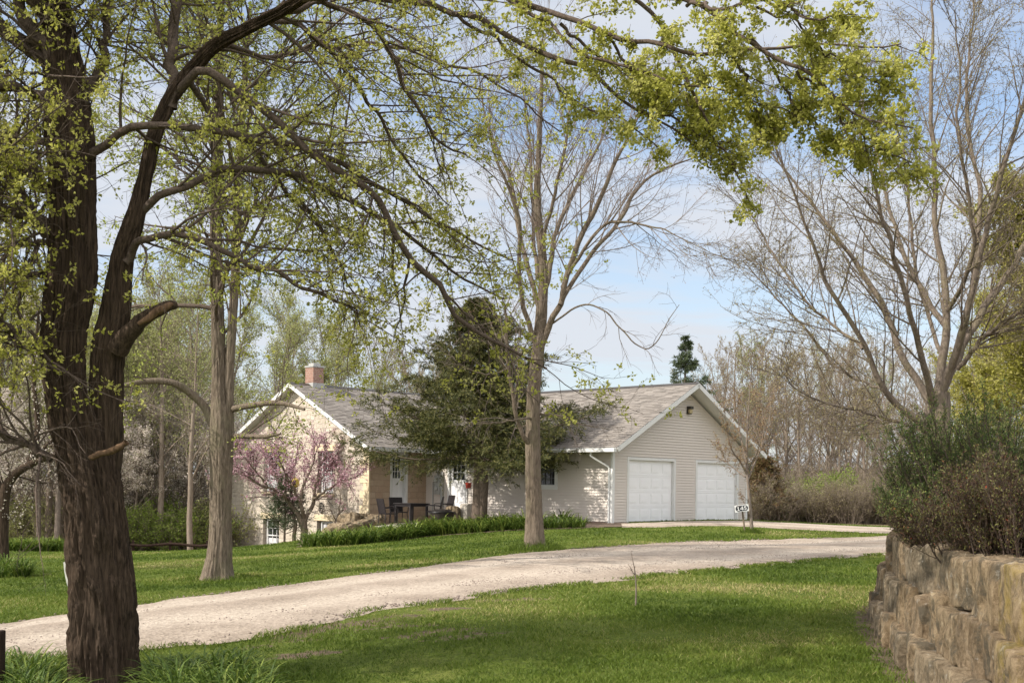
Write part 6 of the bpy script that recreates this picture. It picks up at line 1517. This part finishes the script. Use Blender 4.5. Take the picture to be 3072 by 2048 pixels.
# shrubs on the bank
def twiggy(name, label, base, ht, spread, nst, tri, lean=(0, 0)):
    """tri: (material, share of stems' length lo, hi, leaves per twig, size)"""
    t = thing(name, label, 'shrub', base); mb = MB()
    a_ = rng.uniform(0, 6.28, nst); rr = np.sqrt(rng.uniform(0, 1, nst)) * spread * .35
    S = np.stack((rr * np.cos(a_), rr * np.sin(a_), np.full(nst, -.1)), 1) + base
    o_ = rng.uniform(.1, .85, nst); D = nrm(np.stack((np.cos(a_) * o_ + lean[0], np.sin(a_) * o_ + lean[1], np.ones(nst)), 1))
    P, R = grow(S, D, ht * rng.uniform(.55, 1.2, nst), np.full(nst, .009), .003, 12, .035, (0, 0, .45)); addt(mb, P, R, 4)
    r_ = ramify(mb, P, R, [dict(cnt=13, t0=.12, ang=24, sd=9, len=(.18, .5), short=.45, n=7, wig=.06, trop=(0, 0, .5), k=3, rmin=.003, rr=.6, rl=.01), dict(cnt=4, t0=.1, ang=24, sd=10, len=(.06, .2), short=.4, n=4, wig=.1, trop=(0, 0, .2), k=3, rmin=.002, rr=.6, rl=.01)], None, None)
    mb.build('branches', M['branch_brown'], t, base, smooth=True)
    for nm, mat, lo, hi, n_, sz in tri:
        mbl = MB(); Pm = r_[1][0]; hz_ = (Pm[:, 0, 2] - base[2]) / ht
        w_ = Pm[(hz_ > lo) & (hz_ < hi)]
        if len(w_): mbl.add(*clusters(w_, n_, .010, sz, 1.0, .34, .0)); mbl.build(nm, M[mat], t, base)
    return t
def bank(dx, d):
    a, _ = ray(dx, 1200); return np.array((a * d, d, TOPZ - .02))
G_ = ('green_foliage', 'shrub_green'); R_ = ('red_foliage', 'shrub_red')
twiggy('broom_shrub', 'upright green twigged shrub, leftmost on top of the retaining wall', bank(2200, 14.6), 1.05, 1.3, 80, [(*G_, .15, 1.4, 5, .035)], (-.15, -.1))
twiggy('broom_shrub', 'tall green topped shrub in the middle of the wall bank', bank(2265, 13.6), 1.38, 1.4, 110, [(*G_, .35, 1.6, 8, .036), (*R_, .0, .4, 4, .032)], (-.1, 0))
twiggy('broom_shrub', 'tall dark green shrub at the right edge above the wall', bank(2345, 12.6), 1.5, 1.6, 110, [(*G_, .4, 1.6, 8, .036), (*R_, .0, .45, 5, .032)])
twiggy('barberry_shrub', 'low red brown leafed shrub leaning over the left part of the wall', bank(2200, 12.8), .55, 1.4, 60, [(*R_, 0, .7, 6, .032), (*G_, .5, 1.6, 5, .034)], (-.25, -.15))
twiggy('barberry_shrub', 'red brown leafed shrub with a few scarlet leaves behind the wall top', bank(2290, 11.4), .62, 1.5, 70, [(*R_, 0, 1.4, 8, .032)], (-.1, -.1))
twiggy('barberry_shrub', 'dark red brown leafed shrub at the right edge behind the wall top', bank(2370, 10.9), .85, 1.5, 70, [(*R_, 0, 1.4, 8, .032)])
twiggy('barberry_shrub', 'spreading brown leafed shrub at the far end of the wall', bank(2145, 15.8), .7, 1.2, 50, [(*R_, 0, .6, 9, .034), (*G_, .3, 1.4, 8, .036)], (-.2, -.05))

# ---- grass -------------------------------------------------------------------------
def grass(name, n, d0, d1, hmin, hmax, w0):
    u = rng.random(n); d = d0 * (d1 / d0) ** u
    a = rng.uniform(-.52, .50, n); x = a * d; y = d
    ok = ~inside(x, y, DRIVE) & ~inside(x, y, SPUR) & ~inside(x, y, LILYBED) & ~inside(x, y, HOUSE) & ~inside(x, y, PATIO)
    ok &= ~((y < 22) & (x > np.interp(y, WP[:, 1], WP[:, 0]) + .1))
    ok &= (rng.random(n) > litter_at(x, y) * .97) & (rng.random(n) > dirt_at(x, y) * 1.1)
    ok &= rng.random(n) < .55 + .9 * (vnoise(np.stack((x * .9, y * .9, x * 0), -1)) - .2)
    x, y, d = x[ok], y[ok], d[ok]; n = len(x)
    z = height(x, y)
    pat = fbm(np.stack((x * .35, y * .5, x * 0 + 4), -1), 4)
    tuft = vnoise(np.stack((x * 3, y * 3, x * 0), -1))
    h = rng.uniform(hmin, hmax, n) * (.55 + .9 * tuft); ang = rng.uniform(0, 6.28, n); w = w0 * d / d0 * rng.uniform(.7, 1.3, n)
    ln = rng.normal(0, .55, (n, 2)) * h[:, None]
    b = np.stack((x, y, z - .005), 1); sd = np.stack((np.cos(ang), np.sin(ang), np.zeros(n)), 1) * w[:, None]
    mid = b + np.c_[ln * .35, h * .6]; tip = b + np.c_[ln, h]
    V = np.stack((b - sd, b + sd, mid + sd * .7, tip, mid - sd * .7), 1).reshape(-1, 3)
    at_ = np.clip(.45 + (pat - .5) * 1.7 + rng.normal(0, .17, n), 0, 1)
    o = MB().add(V, np.arange(n * 5).reshape(n, 5), at_).build(name, M['grass_blade'])
    print(name, n); return o
g1 = grass('lawn_grass', 520000, 9.0, 46.0, .022, .058, .0036)
tag(g1, 'short mown grass blades covering the lawn', 'grass', kind='stuff')
# ragged fringe of grass growing into the gravel
nb_ = 26000; i_ = rng.integers(0, len(DRIVE) - 1, nb_); f_ = rng.random(nb_)[:, None]
pe = DRIVE[i_] * (1 - f_) + DRIVE[i_ + 1] * f_ + rng.normal(0, .11, (nb_, 2)); pe = pe[(pe[:, 1] > 9) & (pe[:, 1] < 48) & (vnoise(np.c_[pe * 1.7, pe[:, :1] * 0]) > .38)]; nb_ = len(pe)
zb = height(pe[:, 0], pe[:, 1]) + .012; hb = rng.uniform(.02, .075, nb_); an = rng.uniform(0, 6.28, nb_); w = (.0036 * pe[:, 1] / 10)[:, None]
b_ = np.c_[pe, zb]; sd = np.c_[np.cos(an), np.sin(an), an * 0] * w; ln = rng.normal(0, .6, (nb_, 2)) * hb[:, None]
V = np.stack((b_ - sd, b_ + sd, b_ + np.c_[ln * .35, hb * .6] + sd * .7, b_ + np.c_[ln, hb], b_ + np.c_[ln * .35, hb * .6] - sd * .7), 1).reshape(-1, 3)
o = MB().add(V, np.arange(nb_ * 5).reshape(nb_, 5), np.clip(rng.normal(.5, .2, nb_), 0, 1)).build('verge_grass', M['grass_blade']); tag(o, 'ragged grass fringe along both edges of the gravel drive', 'grass', kind='stuff')
# taller tufts round the trunks
def tuft(c, r0, r1, n, h, name, label):
    a = rng.uniform(0, 6.28, n); r = rng.uniform(r0, r1, n); x = c[0] + r * np.cos(a); y = c[1] + r * np.sin(a); z = height(x, y)
    hh_ = h * rng.uniform(.5, 1.2, n) * (1 - .6 * (r - r0) / (r1 - r0)); an = rng.uniform(0, 6.28, n); w = .007
    b = np.stack((x, y, z), 1); sd = np.stack((np.cos(an), np.sin(an), an * 0), 1) * w; ln = rng.normal(0, .35, (n, 2)) * hh_[:, None]
    V = np.stack((b - sd, b + sd, b + np.c_[ln * .3, hh_ * .6] + sd * .7, b + np.c_[ln, hh_], b + np.c_[ln * .3, hh_ * .6] - sd * .7), 1).reshape(-1, 3)
    o = MB().add(V, np.arange(n * 5).reshape(n, 5), np.clip(rng.normal(.3, .15, n), 0, 1)).build(name, M['grass_blade']); tag(o, label, 'grass', kind='stuff')
tuft(b3, .22, .75, 2600, .26, 'tall_grass', 'uncut grass round the foot of the bare grey trunk')
tuft(b2, .5, .9, 900, .12, 'tall_grass', 'uncut grass round the foot of the forking grey brown tree')
tuft(by, .03, .4, 700, .22, 'tall_grass', 'uncut grass round the foot of the young tree by the sign')
tuft(bq, .05, .3, 150, .06, 'tall_grass', 'sparse grass round the thin sapling')
# loose stones on the drive
def pebbles(n):
    P = DRIVE; x = rng.uniform(-7, 12, n * 14); y = rng.uniform(11, 36, n * 14); ok = inside(x, y, DRIVE) & (rng.random(len(x)) < np.clip((fbm(np.stack((x * .8, y * .8, x * 0), -1), 3) - .42) * 5, .05, 1)); x, y = x[ok][:n], y[ok][:n]; z = height(x, y) + .035; m = len(x)
    s = rng.uniform(.008, .026, m); V0 = np.array([(1,0,0),(0,1,0),(-1,0,0),(0,-1,0),(0,0,.7),(0,0,-.7)]); F0 = np.array([(0,1,4),(1,2,4),(2,3,4),(3,0,4),(1,0,5),(2,1,5),(3,2,5),(0,3,5)])
    V = V0[None] * s[:, None, None] * rng.uniform(.6, 1.3, (m, 6, 1)) + np.stack((x, y, z), 1)[:, None]
    F = F0[None] + (np.arange(m) * 6)[:, None, None]
    o = MB().add(V, F.reshape(-1, 3)).build('loose_stones', M['stone_grit']); tag(o, 'loose stones scattered over the gravel drive', 'gravel', kind='stuff')
pebbles(9000)
